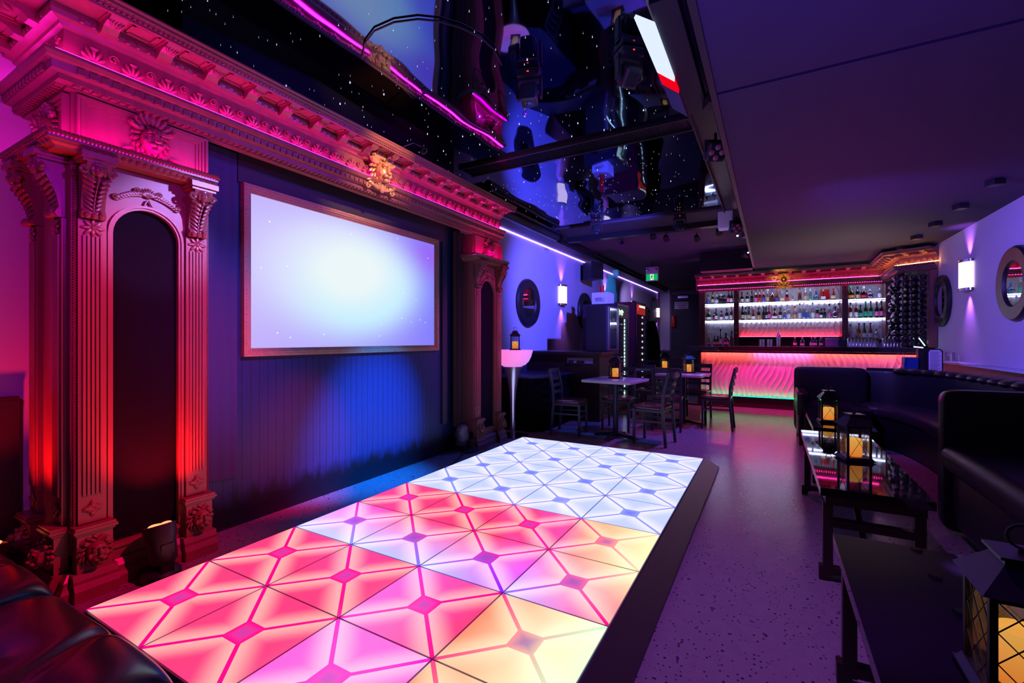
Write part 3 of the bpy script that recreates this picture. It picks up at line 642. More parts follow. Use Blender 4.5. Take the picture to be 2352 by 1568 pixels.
def make_pillar(y0, label, side):
    root = empty('carved_surround', (-3.0, y0, 0), label, 'carved pillar', 'carved pillars either side of the stage'); root['kind'] = 'thing'
    W = 0.63; D = 0.55
    # carcase with an arched opening in its front face
    xc = W/2; r = 0.158; zs = 1.835
    mb = MB(); mb.box(-D, -0.04, 0, W, 0, 2.5)
    arch = [(xc-r, 0.21)]+[(xc-r*math.cos(PI*i/16), zs+r*math.sin(PI*i/16)) for i in range(17)]+[(xc+r, 0.21)]
    outer = [(0, 0.0), (0, 2.5), (W, 2.5), (W, 0.0)]
    def ring(p, q, x0, x1):   # wall between two polylines in the y-z plane
        n = len(p); vs = [(x0, *a) for a in p]+[(x0, *a) for a in q]+[(x1, *a) for a in p]+[(x1, *a) for a in q]; fs = []
        for i in range(n-1):
            fs += [(i, i+1, n+i+1, n+i), (2*n+i, 3*n+i, 3*n+i+1, 2*n+i+1), (i, 2*n+i, 2*n+i+1, i+1), (n+i, n+i+1, 3*n+i+1, 3*n+i)]
        fs += [(0, n, 3*n, 2*n), (n-1, 3*n-1, 4*n-1, 2*n-1)]
        mb.add(vs, fs)
    m = len(arch); q = []
    for i, (a, b) in enumerate(arch):
        if i == 0: q.append((0, 0.0))
        elif i == m-1: q.append((W, 0.0))
        else:
            t = (i-1)/(m-3)
            q.append((0, 1.835+t*4*0.665) if t < 0.25 else ((t-0.25)*2*W, 2.5) if t <= 0.75 else (W, 2.5-(t-0.75)*4*0.665))
    ring(arch, q, -0.04, 0.0)
    mb.box(-0.04, 0, 0.0, W, 0.0, 0.21)
    mb.build('pillar_body', 'wood_flat', root)
    mb = MB(); mb.prism([(a, b) for a, b in arch], -0.038, -0.028, 'x'); mb.build('black_panel', 'blackcloth', root)
    mb = MB()
    def inset(k, rr): return [(xc-rr, 0.21-(rr-r))]+[(xc-rr*math.cos(PI*i/16), zs+rr*math.sin(PI*i/16)) for i in range(17)]+[(xc+rr, 0.21-(rr-r))]
    ring(inset(0, r-0.006), inset(0, r+0.006), -0.02, 0.006); ring(inset(0, r+0.006), inset(0, r+0.018), -0.01, 0.014)
    mb.box(-0.01, 0.012, xc-r-0.018, xc+r+0.018, 0.185, 0.205)
    mb.build('arch_moulding', 'wood', root)
    F = Matrix(((0, 1, 0, 0), (1, 0, 0, 0), (0, 0, 1, 0), (0, 0, 0, 1)))   # local x -> y, outward -> x
    pilaster_set(root, F, (0.075, 0.555), W)
    # plinth
    pl = [(0.0, 0), (0.055, 0), (0.055, 0.05), (0.045, 0.07), (0.04, 0.085), (0.04, 0.10), (0.02, 0.13), (0.0, 0.13)]
    pth = [(-D, 0.0), (0, 0.0), (0, W)]
    MB().sweep(pth, pl).build('plinth', 'wood', root)
    # shell ornament over the arch
    mb = MB(); mb.T = F @ TR(xc, 0.002, 2.065)
    for i in range(9):
        a = -1.0+0.25*i; mb.ell((math.sin(a)*0.028, 0.008, math.cos(a)*0.028-0.01), (0.006, 0.012, 0.03), 6, 4, RY(a))
    mb.ell((0, 0.014, 0.032), (0.01, 0.01, 0.012), 8, 5)
    for qq in (-1, 1):
        for i in range(9):
            x = qq*(0.035+0.0125*i); z = 0.01-0.0015*i-0.0005*i*i
            mb.ell((x, 0.008, z), (0.008, 0.011, 0.022-0.0012*i), 6, 4, RY(qq*(0.9+0.1*i)))
            mb.ell((x+qq*0.004, 0.006, z-0.014), (0.005, 0.008, 0.014), 6, 4, RY(qq*1.6))
        old = mb.T; mb.T = old @ TR(qq*0.05, 0.0, 0.02); scroll(mb, 0.016, 0.005); mb.T = old
        old = mb.T; mb.T = old @ TR(qq*0.145, 0.0, -0.035); scroll(mb, 0.014, 0.005); mb.T = old
        for i in range(3): mb.ell((qq*(0.008+0.004*i), 0.01, -0.03-0.008*i), (0.005, 0.008, 0.012), 6, 4, RY(-qq*0.4))
    mb.build('shell_ornament', 'wood', root, True)
    # shelf with rope moulding
    sh = [(0.0, 2.185), (0.08, 2.185), (0.085, 2.195), (0.10, 2.205), (0.105, 2.215), (0.115, 2.22), (0.115, 2.232), (0.0, 2.232)]
    yE = W+0.03 if side else W-0.005
    pth = [(-D, 0.0), (0, 0.0), (0, W)]
    MB().sweep(pth, sh).build('shelf', 'wood', root)
    rp = rope((0.118, -0.118, 2.245), (0.118, W, 2.245), 0.016); r2 = rope((-D, -0.118, 2.245), (0.118, -0.118, 2.245), 0.016); rp.T = Matrix.Identity(4); rp.add(r2.v, r2.f); rp.build('rope_moulding', 'wood', root, True)
    mb = MB()
    for i in range(20): mb.ell((0.102, 0.0+(i+0.5)*W/20, 2.203), (0.010, 0.012, 0.010), 6, 4)
    for i in range(14): mb.ell((-D+(i+0.5)*0.045, -0.102, 2.203), (0.012, 0.010, 0.010), 6, 4)
    mb.build('egg_band', 'wood', root, True)
    # vertical rope at the corner
    rp = rope((0.004, 0.012, 0.0), (0.004, 0.012, 2.18), 0.011, 0.026); rp.build('corner_rope', 'wood', root, True)
    rp = rope((0.002, W-0.004, 0.36), (0.002, W-0.004, 2.5), 0.006, 0.02); rp.build('edge_rope', 'wood', root, True)
    # upper panel
    mb = MB()
    y_a, y_b, z_a, z_b = 0.015, W-0.015, 2.245, 2.49
    for t, dd in ((0.0, 0.030), (0.016, 0.022), (0.030, 0.014), (0.044, 0.008)):
        w_ = 0.012
        for (a, b, c_, e) in ((y_a+t, y_b-t, z_a+t*0.7, z_a+t*0.7+w_), (y_a+t, y_b-t, z_b-t*0.7-w_, z_b-t*0.7), (y_a+t, y_a+t+w_, z_a+t*0.7+w_, z_b-t*0.7-w_), (y_b-t-w_, y_b-t, z_a+t*0.7+w_, z_b-t*0.7-w_)):
            mb.box(0, dd, a, b, c_, e)
    mb.build('panel_frame', 'wood', root)
    mb = MB(); mb.T = F @ TR(0.33, 0.0, 2.375); lion_mask(mb, 1.08, True); mb.build('mask_ornament', 'wood', root, True)
    MB().box(0.085, 0.10, -0.10, W-0.01, 2.234, 2.242).build('pink_led_strip', E_['pinkshelf'], root)
    if side:   # near side face, turned to the camera
        S = Matrix(((1, 0, 0, -D), (0, -1, 0, 0), (0, 0, 1, 0), (0, 0, 0, 1)))
        pilaster_set(root, S, (0.12, D-0.10), D)
        mb = MB()
        for t, dd in ((0.0, 0.03), (0.018, 0.018), (0.036, 0.01)):
            a, b, c_, e, w_ = -D+0.11+t, -0.015-t, 2.245+t, 2.49-t, 0.012
            for bx in ((a, b, c_, c_+w_), (a, b, e-w_, e), (a, a+w_, c_+w_, e-w_), (b-w_, b, c_+w_, e-w_)): mb.box(bx[0], bx[1], -dd, 0, bx[2], bx[3])
        mb.build('panel_frame', 'wood', root)
        mb = MB(); mb.T = Matrix(((1, 0, 0, -0.24), (0, -1, 0, 0), (0, 0, 1, 2.37), (0, 0, 0, 1))); lion_mask(mb, 0.9, True); mb.build('mask_ornament', 'wood', root, True)
        MB().box(-D+0.05, 0.08, -0.098, -0.085, 2.234, 2.242).build('pink_led_strip', E_['pink'], root)
    return root
make_pillar(0.885, 'tall carved wooden pillar with arched black panel, nearest to the camera, left of the screen', True)
make_pillar(4.37, 'carved wooden pillar with arched black panel between the screen and blue wall', False)
g = empty('carved_cornice', (0, 0, 0), 'long carved wooden cornice with acanthus and pink light, spanning both pillars above the screen', 'cornice')
cornice_parts(g, [(-3.6, 0.87), (-2.98, 0.87), (-2.98, 4.90)], 2.50, 2.90, mod_step=0.24)
MB().box(-2.91, -2.895, 0.80, 4.88, 2.633, 2.640).build('pink_led_strip', E_['pink'], g)
MB().box(-3.55, -2.90, 0.785, 0.80, 2.633, 2.640).build('pink_led_strip', E_['pink'], g)
mb = MB(); mb.T = TR(-2.90, 2.83, 2.695) @ Matrix(((0, 1, 0, 0), (1, 0, 0, 0), (0, 0, 1, 0), (0, 0, 0, 1))); lion_mask(mb, 1.35, True)
tag(mb.build('lion_mask', mat('gilt_lion', (0.62, 0.36, 0.16), 0.3, metal=0.2), g, True), 'golden lion mask at the middle of the cornice')
mb = MB(); mb.tube([(-2.70, 2.90, 2.905), (-2.66, 2.98, 2.96), (-2.60, 3.02, 2.93), (-2.57, 3.02, 2.90)], 0.005); mb.build('lamp_arm', 'metal_black', g)
mb = MB(); mb.T = TR(-2.57, 3.02, 2.885) @ RX(1.2); mb.lathe([(0.028, -0.008), (0.034, 0), (0.028, 0.008), (0.02, 0)], n=16, cap=False); mb.build('lamp_ring', 'metal_black', g, True)

# ------------------------------------------------------------ stage wall between the pillars
struct('wall_stage', MB().box(-3.24, -3.19, 1.50, 4.38, 0, 2.6), 'board')
struct('wall_stage_void', MB().box(-3.56, -3.245, 1.5, 4.38, 2.6, 2.62).box(-3.3, -3.28, 1.5, 4.38, 2.3, 3.13), 'black')
g = empty('fabric_panel', (0, 0, 0), 'tall dark blue cloth panel hanging on the stage wall left of the screen', 'fabric panel')
mb = MB()
n = 24; vs = []; fs = []
for i in range(n+1):
    y = 1.53+0.255*i/n
    for z in (0.36-0.02*i/n, 1.0, 2.55):
        vs.append((-3.172+0.004*math.sin(i*0.9)+0.002*math.sin(z*3+i), y, z)); vs.append((-3.186, y, z))
for i in range(n):
    a = i*6; b = a+6
    for k in (0, 2): fs += [(a+k, b+k, b+k+2, a+k+2), (a+k+1, a+k+3, b+k+3, b+k+1)]
    fs += [(a, a+1, b+1, b), (a+4, b+4, b+5, a+5)]
fs += [(0, 2, 3, 1), (2, 4, 5, 3), (n*6, n*6+1, n*6+3, n*6+2), (n*6+2, n*6+3, n*6+5, n*6+4)]
mb.add(vs, fs); mb.build('cloth', mat('navy_cloth', (0.045, 0.05, 0.13), 0.75, bump=0.1, bscale=30), g, True)
for i in range(12): MB().cyl((-3.175, 1.545, 0.5+i*0.17), (-3.166, 1.545, 0.5+i*0.17), 0.006, n=8).build('eyelet', 'chrome', g)
struct('trim_5', MB().box(-3.19, -3.165, 1.79, 4.12, 2.36, 2.6).box(-3.19, -3.160, 4.02, 4.10, 0.34, 2.37), mat('dark_border', (0.03, 0.03, 0.04), 0.6))
# projection screen in gilt frame
g = empty('projection_screen', (-3.19, 2.88, 1.76), 'large gilt-framed projection screen glowing white and lavender on the stage wall', 'screen')
def frame_ring(mb, y0, y1, z0, z1, w, x0, x1):
    mb.box(x0, x1, y0, y1, z0, z0+w); mb.box(x0, x1, y0, y1, z1-w, z1); mb.box(x0, x1, y0, y0+w, z0+w, z1-w); mb.box(x0, x1, y1-w, y1, z0+w, z1-w)
hy, hz = 1.06, 0.60
mb = MB(); frame_ring(mb, -hy, hy, -hz, hz, 0.034, 0.0, 0.045); frame_ring(mb, -hy+0.034, hy-0.034, -hz+0.034, hz-0.034, 0.012, 0.0, 0.036); frame_ring(mb, -hy+0.046, hy-0.046, -hz+0.046, hz-0.046, 0.012, 0.0, 0.026)
mb.build('frame', 'gilt', g)
mb = MB()
for i in range(84):
    y = -hy+0.017+i*(2*hy-0.034)/83; mb.ell((0.046, y, -hz+0.017), (0.004, 0.008, 0.006), 6, 4); mb.ell((0.046, y, hz-0.017), (0.004, 0.008, 0.006), 6, 4)
for i in range(48):
    z = -hz+0.017+i*(2*hz-0.034)/47; mb.ell((0.046, -hy+0.017, z), (0.004, 0.006, 0.008), 6, 4); mb.ell((0.046, hy-0.017, z), (0.004, 0.006, 0.008), 6, 4)
mb.build('frame_beading', 'gilt', g)
mb = MB(); mb.add([(0.02, -hy+0.056, -hz+0.056), (0.02, hy-0.056, -hz+0.056), (0.02, hy-0.056, hz-0.056), (0.02, -hy+0.056, hz-0.056)], [(0, 1, 2, 3)])
so = mb.build('picture', 'screen', g); uvl = so.data.uv_layers.new(name='UVMap')
for lp in so.data.loops:
    co = so.data.vertices[lp.vertex_index].co; uvl.data[lp.index].uv = ((co.y+hy-0.056)/(2*hy-0.112), (co.z+hz-0.056)/(2*hz-0.112))
mb = MB(); mb.box(0.0, 0.018, -hy+0.05, hy-0.05, -hz+0.05, hz-0.05); mb.build('backing', 'black', g)
# curtain and bagged stand by the right pillar
mb = MB(); n = 40; vs = []; fs = []
for i in range(n+1):
    y = 4.15+0.2*i/n; x = -3.10+0.018*math.sin(i*1.1)
    vs += [(x, y, 0.30), (x, y, 2.5), (x-0.02, y, 0.30), (x-0.02, y, 2.5)]
for i in range(n): a = 4*i; b = a+4; fs += [(a, b, b+1, a+1), (a+2, a+3, b+3, b+2), (a, a+2, b+2, b), (a+1, b+1, b+3, a+3)]
fs += [(0, 1, 3, 2), (4*n, 4*n+2, 4*n+3, 4*n+1)]
mb.add(vs, fs); tag(mb.build('curtain', mat('brown_black_curtain', (0.05, 0.025, 0.02), 0.9), None, True), 'narrow dark brown curtain hanging beside the far carved pillar', 'curtain')
mb = MB(); mb.sq((-3.06, 4.24, 0.19), (0.055, 0.085, 0.12), 0.7, 0.7, 24, 14, lambda p: [p[0]+0.008*math.sin(p[2]*90), p[1]+0.01*math.sin(p[2]*70+p[0]*60), p[2]])
tag(mb.build('plastic_bag', mat('crinkled_plastic', (0.16, 0.13, 0.13), 0.25, bump=0.8, bscale=50), None, True), 'crumpled plastic bag at the foot of the dark curtain', 'bag')
MB().box(-3.15, -3.0, 4.36, 4.366, 2.45, 2.49)
mb = MB()
for k, (dx, sd) in enumerate(((0.0, 1), (0.012, 2), (0.02, 3))):
    random.seed(sd); pts = []
    for i in range(26):
        y = 1.5+i*0.12; pts.append((-2.70-0.03*math.sin(i*0.7+k)-(0.12 if i > 22 else 0)-dx, y, 0.012+0.004*k))
    mb.tube(pts, 0.005, 6)
tag(mb.build('floor_cable', 'plastic', None), 'thin black cables lying between the stage wall and the lit floor', 'cable')
mb = MB()
for k in range(4):
    pts = [(-2.98+0.07*math.cos(a*0.5+k), 4.28+0.10*math.sin(a*0.5+k)+0.02*k, 0.012+0.008*k+0.01*abs(math.sin(a))) for a in range(13)]
    mb.tube(pts, 0.007, 6)
mb.tube([(-3.06, 4.25, 0.10), (-2.99, 4.22, 0.03), (-2.95, 4.1, 0.012), (-2.80, 3.7, 0.012), (-2.72, 3.3, 0.012)], 0.008, 6)
tag(mb.build('cable_coil', 'plastic', None), 'heap of coiled black cable at the foot of the far carved pillar', 'cable')
random.seed(11)
# par uplights
def par_light(loc, rz, label):
    r = empty('par_light', loc, label, 'stage light', 'red par lights on the floor', rz)
    MB().lathe([(0.085, 0), (0.09, 0.01), (0.09, 0.04), (0.07, 0.06), (0.04, 0.07)], n=24).build('base', 'plastic', r, True)
    mb = MB(); mb.T = TR(0, 0, 0.20) @ RY(0.30); mb.lathe([(0.045, -0.12), (0.062, -0.10), (0.066, 0.0), (0.074, 0.03), (0.074, 0.085), (0.066, 0.085), (0.064, 0.07)], n=24); mb.build('housing', 'plastic', r, True)
    mb = MB(); mb.box(-0.075, -0.06, -0.03, 0.03, 0.05, 0.2); mb.box(0.05, 0.062, -0.03, 0.03, 0.05, 0.17); mb.build('bracket', 'plastic', r)
    for k in range(3):
        mb = MB(); a = k*2*PI/3+0.4; mb.T = TR(0, 0, 0.20) @ RY(0.30) @ TR(0.031*math.cos(a), 0.031*math.sin(a), 0.084); mb.ell((0, 0, 0), (0.026, 0.026, 0.010), 16, 8); mb.build('lamp_lens', E_['par'], r, True)
    return r
par_light((-2.84, 1.20, 0), PI, 'red-lit black par light standing before the near pillar front, right of its lion head')
par_light((-3.33, 0.66, 0), PI/2+0.3, 'red-lit black par light on the floor at the near pillar side, left edge')

# ============================================================ DANCE FLOOR
DX0, DX1, DY0, DY1, DZ = -2.630, -0.583, 0.82, 4.912, 0.09
TX = (DX1-DX0)/4; TY = (DY1-DY0)/8
g = empty('dance_floor', (0, 0, 0), 'raised illuminated dance floor of pink and white glowing panels with dark edge ramp', 'dance floor')
W_ = (0.46, 0.53, 1.0); R_ = (1.0, 0.042, 0.17); P_ = (1.0, 0.09, 0.55); Y_ = (0.95, 0.80, 0.42); G_ = (0.72, 0.95, 0.56); O_ = (1.0, 0.22, 0.12); V_ = (0.50, 0.10, 1.0); B_ = (0.42, 0.40, 1.0)
def corner_cols(i, j):
    rows = {0: [[W_]*4]*4, 1: [[W_]*4]*4, 2: [[W_]*4]*4, 3: [[W_]*4]*4,
        4: [[R_]*4, [R_]*4, [R_]*4, [R_, Y_, Y_, O_]],
        5: [[W_, W_, R_, P_], [W_, B_, R_, R_], [W_, V_, R_, R_], [B_, R_, Y_, R_]],
        6: [[R_]*4, [R_]*4, [P_, R_, R_, P_], [O_, G_, G_, O_]],
        7: [[R_]*4, [R_]*4, [P_, P_, P_, P_], [O_, Y_, G_, O_]]}
    return rows[j][i]
CN = {}
for j in range(8):
    for i in range(4):
        x0 = DX0+i*TX; y1 = DY1-j*TY; y0 = y1-TY; e = 0.004; nn = 10
        vs = []; fs = []; uvs = []; cols = []
        cc = corner_cols(i, j)
        for b in range(nn+1):
            for a in range(nn+1):
                u, v = a/nn, b/nn
                vs.append((x0+e+(TX-2*e)*u, y0+e+(TY-2*e)*v, DZ)); uvs.append((u, v))
                cols.append([(cc[0][k]*(1-u)+cc[1][k]*u)*(1-v)+(cc[3][k]*(1-u)+cc[2][k]*u)*v for k in range(3)])
        for b in range(nn):
            for a in range(nn): q = b*(nn+1)+a; fs.append((q, q+1, q+nn+2, q+nn+1))
        me = bpy.data.meshes.new('floor_panel'); me.from_pydata(vs, [], fs); me.materials.append(M['tile'])
        ul = me.uv_layers.new(name='UVMap'); ca = me.color_attributes.new('tint', 'FLOAT_COLOR', 'POINT')
        for lp in me.loops: ul.data[lp.index].uv = uvs[lp.vertex_index]
        for k, cl in enumerate(cols): ca.data[k].color = (*cl, 1)
        o = bpy.data.objects.new('floor_panel', me); COL.objects.link(o); o.parent = g
        o['label'] = ('white' if j <= 3 else 'pink and coloured')+' glowing panel'
MB().box(DX0, DX1, DY0, DY1, 0.0, DZ-0.006).build('floor_base', mat('panel_base', (0.10, 0.12, 0.25), 0.4), g)
mb = MB(); mb.prism([(DX1+0.002, 0), (DX1+0.14, 0), (DX1+0.14, 0.02), (DX1+0.012, 0.092), (DX1+0.002, 0.092)], DY0, DY1+0.02, 'y')
mb.build('edge_ramp', mat('ramp_metal', (0.05, 0.025, 0.035), 0.4, metal=0.2), g)
MB().box(DX0-0.006, DX0-0.001, DY0, DY1+0.006, 0, 0.088).box(DX0, DX1, DY1+0.001, DY1+0.006, 0, 0.088).build('edge_trim', 'chrome', g)

# ============================================================ WALL FITTINGS
def round_mirror(loc, face, r, label):   # face +1 looks to +x
    o = empty('round_mirror', loc, label, 'mirror', 'round mirrors in thick dark frames')
    T = RY(PI/2*face)
    mb = MB(); mb.T = T; mb.lathe([(r, 0.0), (r, 0.03), (r-0.02, 0.055), (r*0.62, 0.05), (r*0.58, 0.03), (r*0.58, 0.0)], n=64); mb.build('frame', 'charcoal', o, True)
    mb = MB(); mb.T = T; mb.lathe([(r*0.585, 0.012), (r*0.585, 0.030)], n=48); mb.build('mirror_glass', 'mirror', o)
    return o
round_mirror((-3.6, 6.88, 1.895), 1, 0.41, 'round dark-framed mirror on the blue wall nearest the carved pillar, left of the sconce')
round_mirror((-3.6, 9.60, 1.90), 1, 0.41, 'round dark-framed mirror on the blue wall partly hidden by the black coolers')
round_mirror((-3.6, 15.5, 2.12), 1, 0.25, 'farthest dark round mirror on the left wall, beyond the coolers')
round_mirror((2.25, 9.12, 1.855), -1, 0.385, 'round dark-framed mirror on the right wall beside the wine bottles')
round_mirror((2.25, 6.75, 1.865), -1, 0.395, 'large dark-framed round mirror nearest the camera on the right wall')
def sconce(loc, face, label, power):
    o = empty('wall_sconce', loc, label, 'sconce', 'glowing half-cylinder wall sconces')
    def half(r, z0, z1, n=16):
        vs = []; fs = []
        for z in (z0, z1):
            for k in range(n+1): a = -PI/2+PI*k/n; vs.append((face*r*0.6*math.cos(a), r*math.sin(a), z))
        for k in range(n): fs.append((k, k+1, n+2+k, n+1+k))
        fs.append((0, n+1, 2*n+1, n)); fs.append(tuple(range(n+1))); fs.append(tuple(range(n+1, 2*n+2)))
        return vs, fs
    mb = MB(); mb.T = TR(face*0.012, 0, 0); mb.add(*half(0.155, -0.165, 0.165)); mb.build('shade', E_['sconce'], o, True)
    for z in (-0.20, 0.167):
        mb = MB(); mb.T = TR(face*0.012, 0, 0); mb.add(*half(0.16, z, z+0.032)); mb.build('metal_band', 'chrome', o, True)
    MB().box(min(0, face*0.012), max(0, face*0.012), -0.06, 0.06, -0.2, 0.2).build('back_plate', 'chrome', o)
    for s in (-1, 1):
        l = bpy.data.lights.new('sconce_beam', 'SPOT'); l.color = (0.48, 0.13, 1.0); l.energy = power; l.spot_size = math.radians(75); l.spot_blend = 1.0; l.shadow_soft_size = 0.03
        lo = bpy.data.objects.new('sconce_beam', l); COL.objects.link(lo); lo.location = (loc[0]+face*0.07, loc[1], loc[2]+s*0.22)
        lo.rotation_euler = Vector((-face*0.12, 0, s)).to_track_quat('-Z', 'Y').to_euler()
    return o
sconce((-3.6, 8.32, 2.15), 1, 'glowing white wall sconce on the blue wall between two round mirrors', 26)
sconce((-3.6, 11.05, 2.20), 1, 'glowing wall sconce behind the white carton on the coolers', 26)
sconce((-3.6, 13.6, 2.22), 1, 'glowing wall sconce hidden behind the tall drinks coolers on the left wall', 18)
sconce((-3.6, 17.0, 2.24), 1, 'farthest small glowing sconce on the left wall, beside the coat stand', 18)
sconce((2.25, 8.07, 2.11), -1, 'glowing white wall sconce on the right purple wall between two mirrors', 26)
# speaker on the blue wall
o = empty('loudspeaker', (-3.3, 9.3, 2.55), 'black loudspeaker bracketed high on the blue wall above the coolers', 'loudspeaker', rz=-0.5)
mb = MB(); mb.prism([(-0.15, -0.14), (0.15, -0.17), (0.17, 0.0), (0.15, 0.17), (-0.15, 0.14), (-0.2, 0.0)], 0.0, 0.36, 'z'); mb.build('cabinet', 'plastic', o)
mb = MB(); mb.T = TR(0.165, 0, 0.12) @ RY(PI/2); mb.lathe([(0.11, 0), (0.10, 0.012), (0.03, 0.004)], n=24); mb.build('grille', 'black', o, True)
mb = MB(); mb.box(-0.28, -0.15, -0.03, 0.03, 0.10, 0.26); mb.box(-0.295, -0.28, -0.07, 0.07, 0.02, 0.34); mb.build('wall_bracket', 'metal_black', o)
MB().box(0.168, 0.172, -0.012, 0.012, 0.03, 0.045).build('badge', 'white', o)
# wall camera box
o = tag(MB().bbox(-3.35, -3.25, 10.9, 11.05, 2.82, 2.98, 0.01).build('sensor_box', 'white'), 'small white sensor box under the dark bulkhead over the blue wall', 'sensor')

# ============================================================ LIT BOWL TABLE
g = empty('glow_table', (-2.97, 5.26, 0), 'tall trumpet-stem bar table with glowing pink bowl top beside the far pillar', 'bar table')
MB().lathe([(0.12, 0.925), (0.17, 0.945), (0.215, 0.99), (0.245, 1.05), (0.262, 1.11), (0.268, 1.135), (0.25, 1.14)], n=48).build('bowl_top', 'bowl', g, True)
MB().lathe([(0.035, 0.02), (0.034, 0.25), (0.036, 0.45), (0.05, 0.62), (0.072, 0.75), (0.10, 0.86), (0.135, 0.92)], n=32).build('stem', mat('satin_stem', (0.75, 0.75, 0.8), 0.25, metal=0.9), g, True)
MB().lathe([(0.20, 0), (0.20, 0.012), (0.05, 0.024)], n=40).build('base', 'chrome', g, True)

# ============================================================ LANTERNS
def make_lantern(label, group, lattice=False):
    o = empty('candle_lantern', (0, 0, 0), label, 'lantern', group)
    b = 0.062
    mb = MB(); mb.prism([(-0.082, 0), (0.082, 0), (0.082, 0.006), (0.07, 0.02), (-0.07, 0.02), (-0.082, 0.006)], -0.07, 0.07, 'y'); mb.box(-0.082, 0.082, -0.082, 0.082, 0, 0.006)
    mb.build('base', 'metal_black', o)
    mb = MB()
    for sx in (-1, 1):
        for sy in (-1, 1): mb.box(sx*b-0.006, sx*b+0.006, sy*b-0.006, sy*b+0.006, 0.02, 0.215)
    mb.box(-b, b, -b-0.006, -b+0.006, 0.205, 0.218); mb.box(-b, b, b-0.006, b+0.006, 0.205, 0.218); mb.box(-b-0.006, -b+0.006, -b, b, 0.205, 0.218); mb.box(b-0.006, b+0.006, -b, b, 0.205, 0.218)
    mb.build('corner_posts', 'metal_black', o)
    mb = MB(); e = 0.082; t = 0.038
    vs = [(-e,-e,0.218),(e,-e,0.218),(e,e,0.218),(-e,e,0.218),(-t,-t,0.272),(t,-t,0.272),(t,t,0.272),(-t,t,0.272),(-t,-t,0.285),(t,-t,0.285),(t,t,0.285),(-t,t,0.285)]
    fs = [(0,3,2,1),(0,1,5,4),(1,2,6,5),(2,3,7,6),(3,0,4,7),(4,5,9,8),(5,6,10,9),(6,7,11,10),(7,4,8,11),(8,9,10,11)]
    mb.add(vs, fs); mb.box(-t-0.008, t+0.008, -t-0.008, t+0.008, 0.283, 0.289); mb.build('roof', 'metal_black', o)
    mb = MB(); mb.cyl((0, 0, 0.288), (0, 0, 0.30), 0.008)
    pts = [(0.024*math.sin(a*PI/8), 0, 0.322-0.024*math.cos(a*PI/8)) for a in range(17)]; mb.tube(pts, 0.0028, 6); mb.build('carry_ring', 'metal_black', o)
    mb = MB()
    for s in (-1, 1):
        mb.box(-b+0.006, b-0.006, s*b-0.001, s*b+0.001, 0.02, 0.206); mb.box(s*b-0.001, s*b+0.001, -b+0.006, b-0.006, 0.02, 0.206)
    mb.build('glass_panes', 'pane', o)
    mb = MB(); z0, z1 = 0.02, 0.208; a = b-0.006
    segs = [((-a, z0), (a, z1)), ((a, z0), (-a, z1))]
    if lattice:
        segs = []; q = 2
        for k in range(-3, 4):
            for s in (-1, 1):
                xx0 = -a; zz0 = z0+(k)*0.062; L2 = 2*a; sl = 0.094/a/1.0
                p0 = [-a, (zz0 if s > 0 else zz0+L2*sl*0.66)]; p1 = [a, (zz0+L2*sl*0.66 if s > 0 else zz0)]
                def cl(p, r):
                    (x_, z_), (x2, z2) = p, r
                    if z_ < z0: x_, z_ = x_+(z0-z_)*(x2-x_)/(z2-z_), z0
                    if z_ > z1: x_, z_ = x_+(z1-z_)*(x2-x_)/(z2-z_), z1
                    return (x_, z_)
                if max(p0[1], p1[1]) <= z0+0.002 or min(p0[1], p1[1]) >= z1-0.002: continue
                segs.append((cl(p0, p1), cl(p1, p0)))
    for (x0, za), (x1, zb) in segs:
        for s in (-1, 1):
            mb.tube([(x0, s*(b+0.002), za), (x1, s*(b+0.002), zb)], 0.0013, 5); mb.tube([(s*(b+0.002), x0, za), (s*(b+0.002), x1, zb)], 0.0013, 5)
    mb.build('wire_lattice', 'metal_black', o)
    MB().lathe([(0.041, 0.021), (0.043, 0.03), (0.043, 0.122), (0.039, 0.131), (0.031, 0.120), (0.01, 0.114)], n=24).build('candle', 'candle', o, True)
    return o
lan = make_lantern('candle lantern on the nearest pale cafe table', 'black candle lanterns'); lan.location = (-1.80, 5.98, 0.762); lan.rotation_euler = (0, 0, 0.05)
dup(lan, (-1.10, 7.45, 0.762), 0.55, 'candle lantern on the middle pale cafe table, nearest the glowing bar front')
dup(lan, (-1.62, 8.30, 0.762), 0.4, 'candle lantern on the farthest cafe table, in front of the tall cooler')
dup(lan, (0.465, 3.62, 0.516), 0.30, 'candle lantern on the middle low mirrored table, in front of the sofas')
dup(lan, (0.47, 5.15, 0.516), 0.1, 'candle lantern on the farthest low mirrored table')
ll = make_lantern('large lattice-sided candle lantern on the nearest dark low table, bottom right corner', 'black candle lanterns', True); ll.location = (0.475, 1.40, 0.516); ll.scale = (1.12, 1.12, 1.05); ll.rotation_euler = (0, 0, 0.0)
o = dup(ll, (-2.90, 5.20, 1.142), 0.5, 'small lattice candle lantern standing on the glowing pink bowl table'); o.scale = (0.9, 0.9, 0.85)

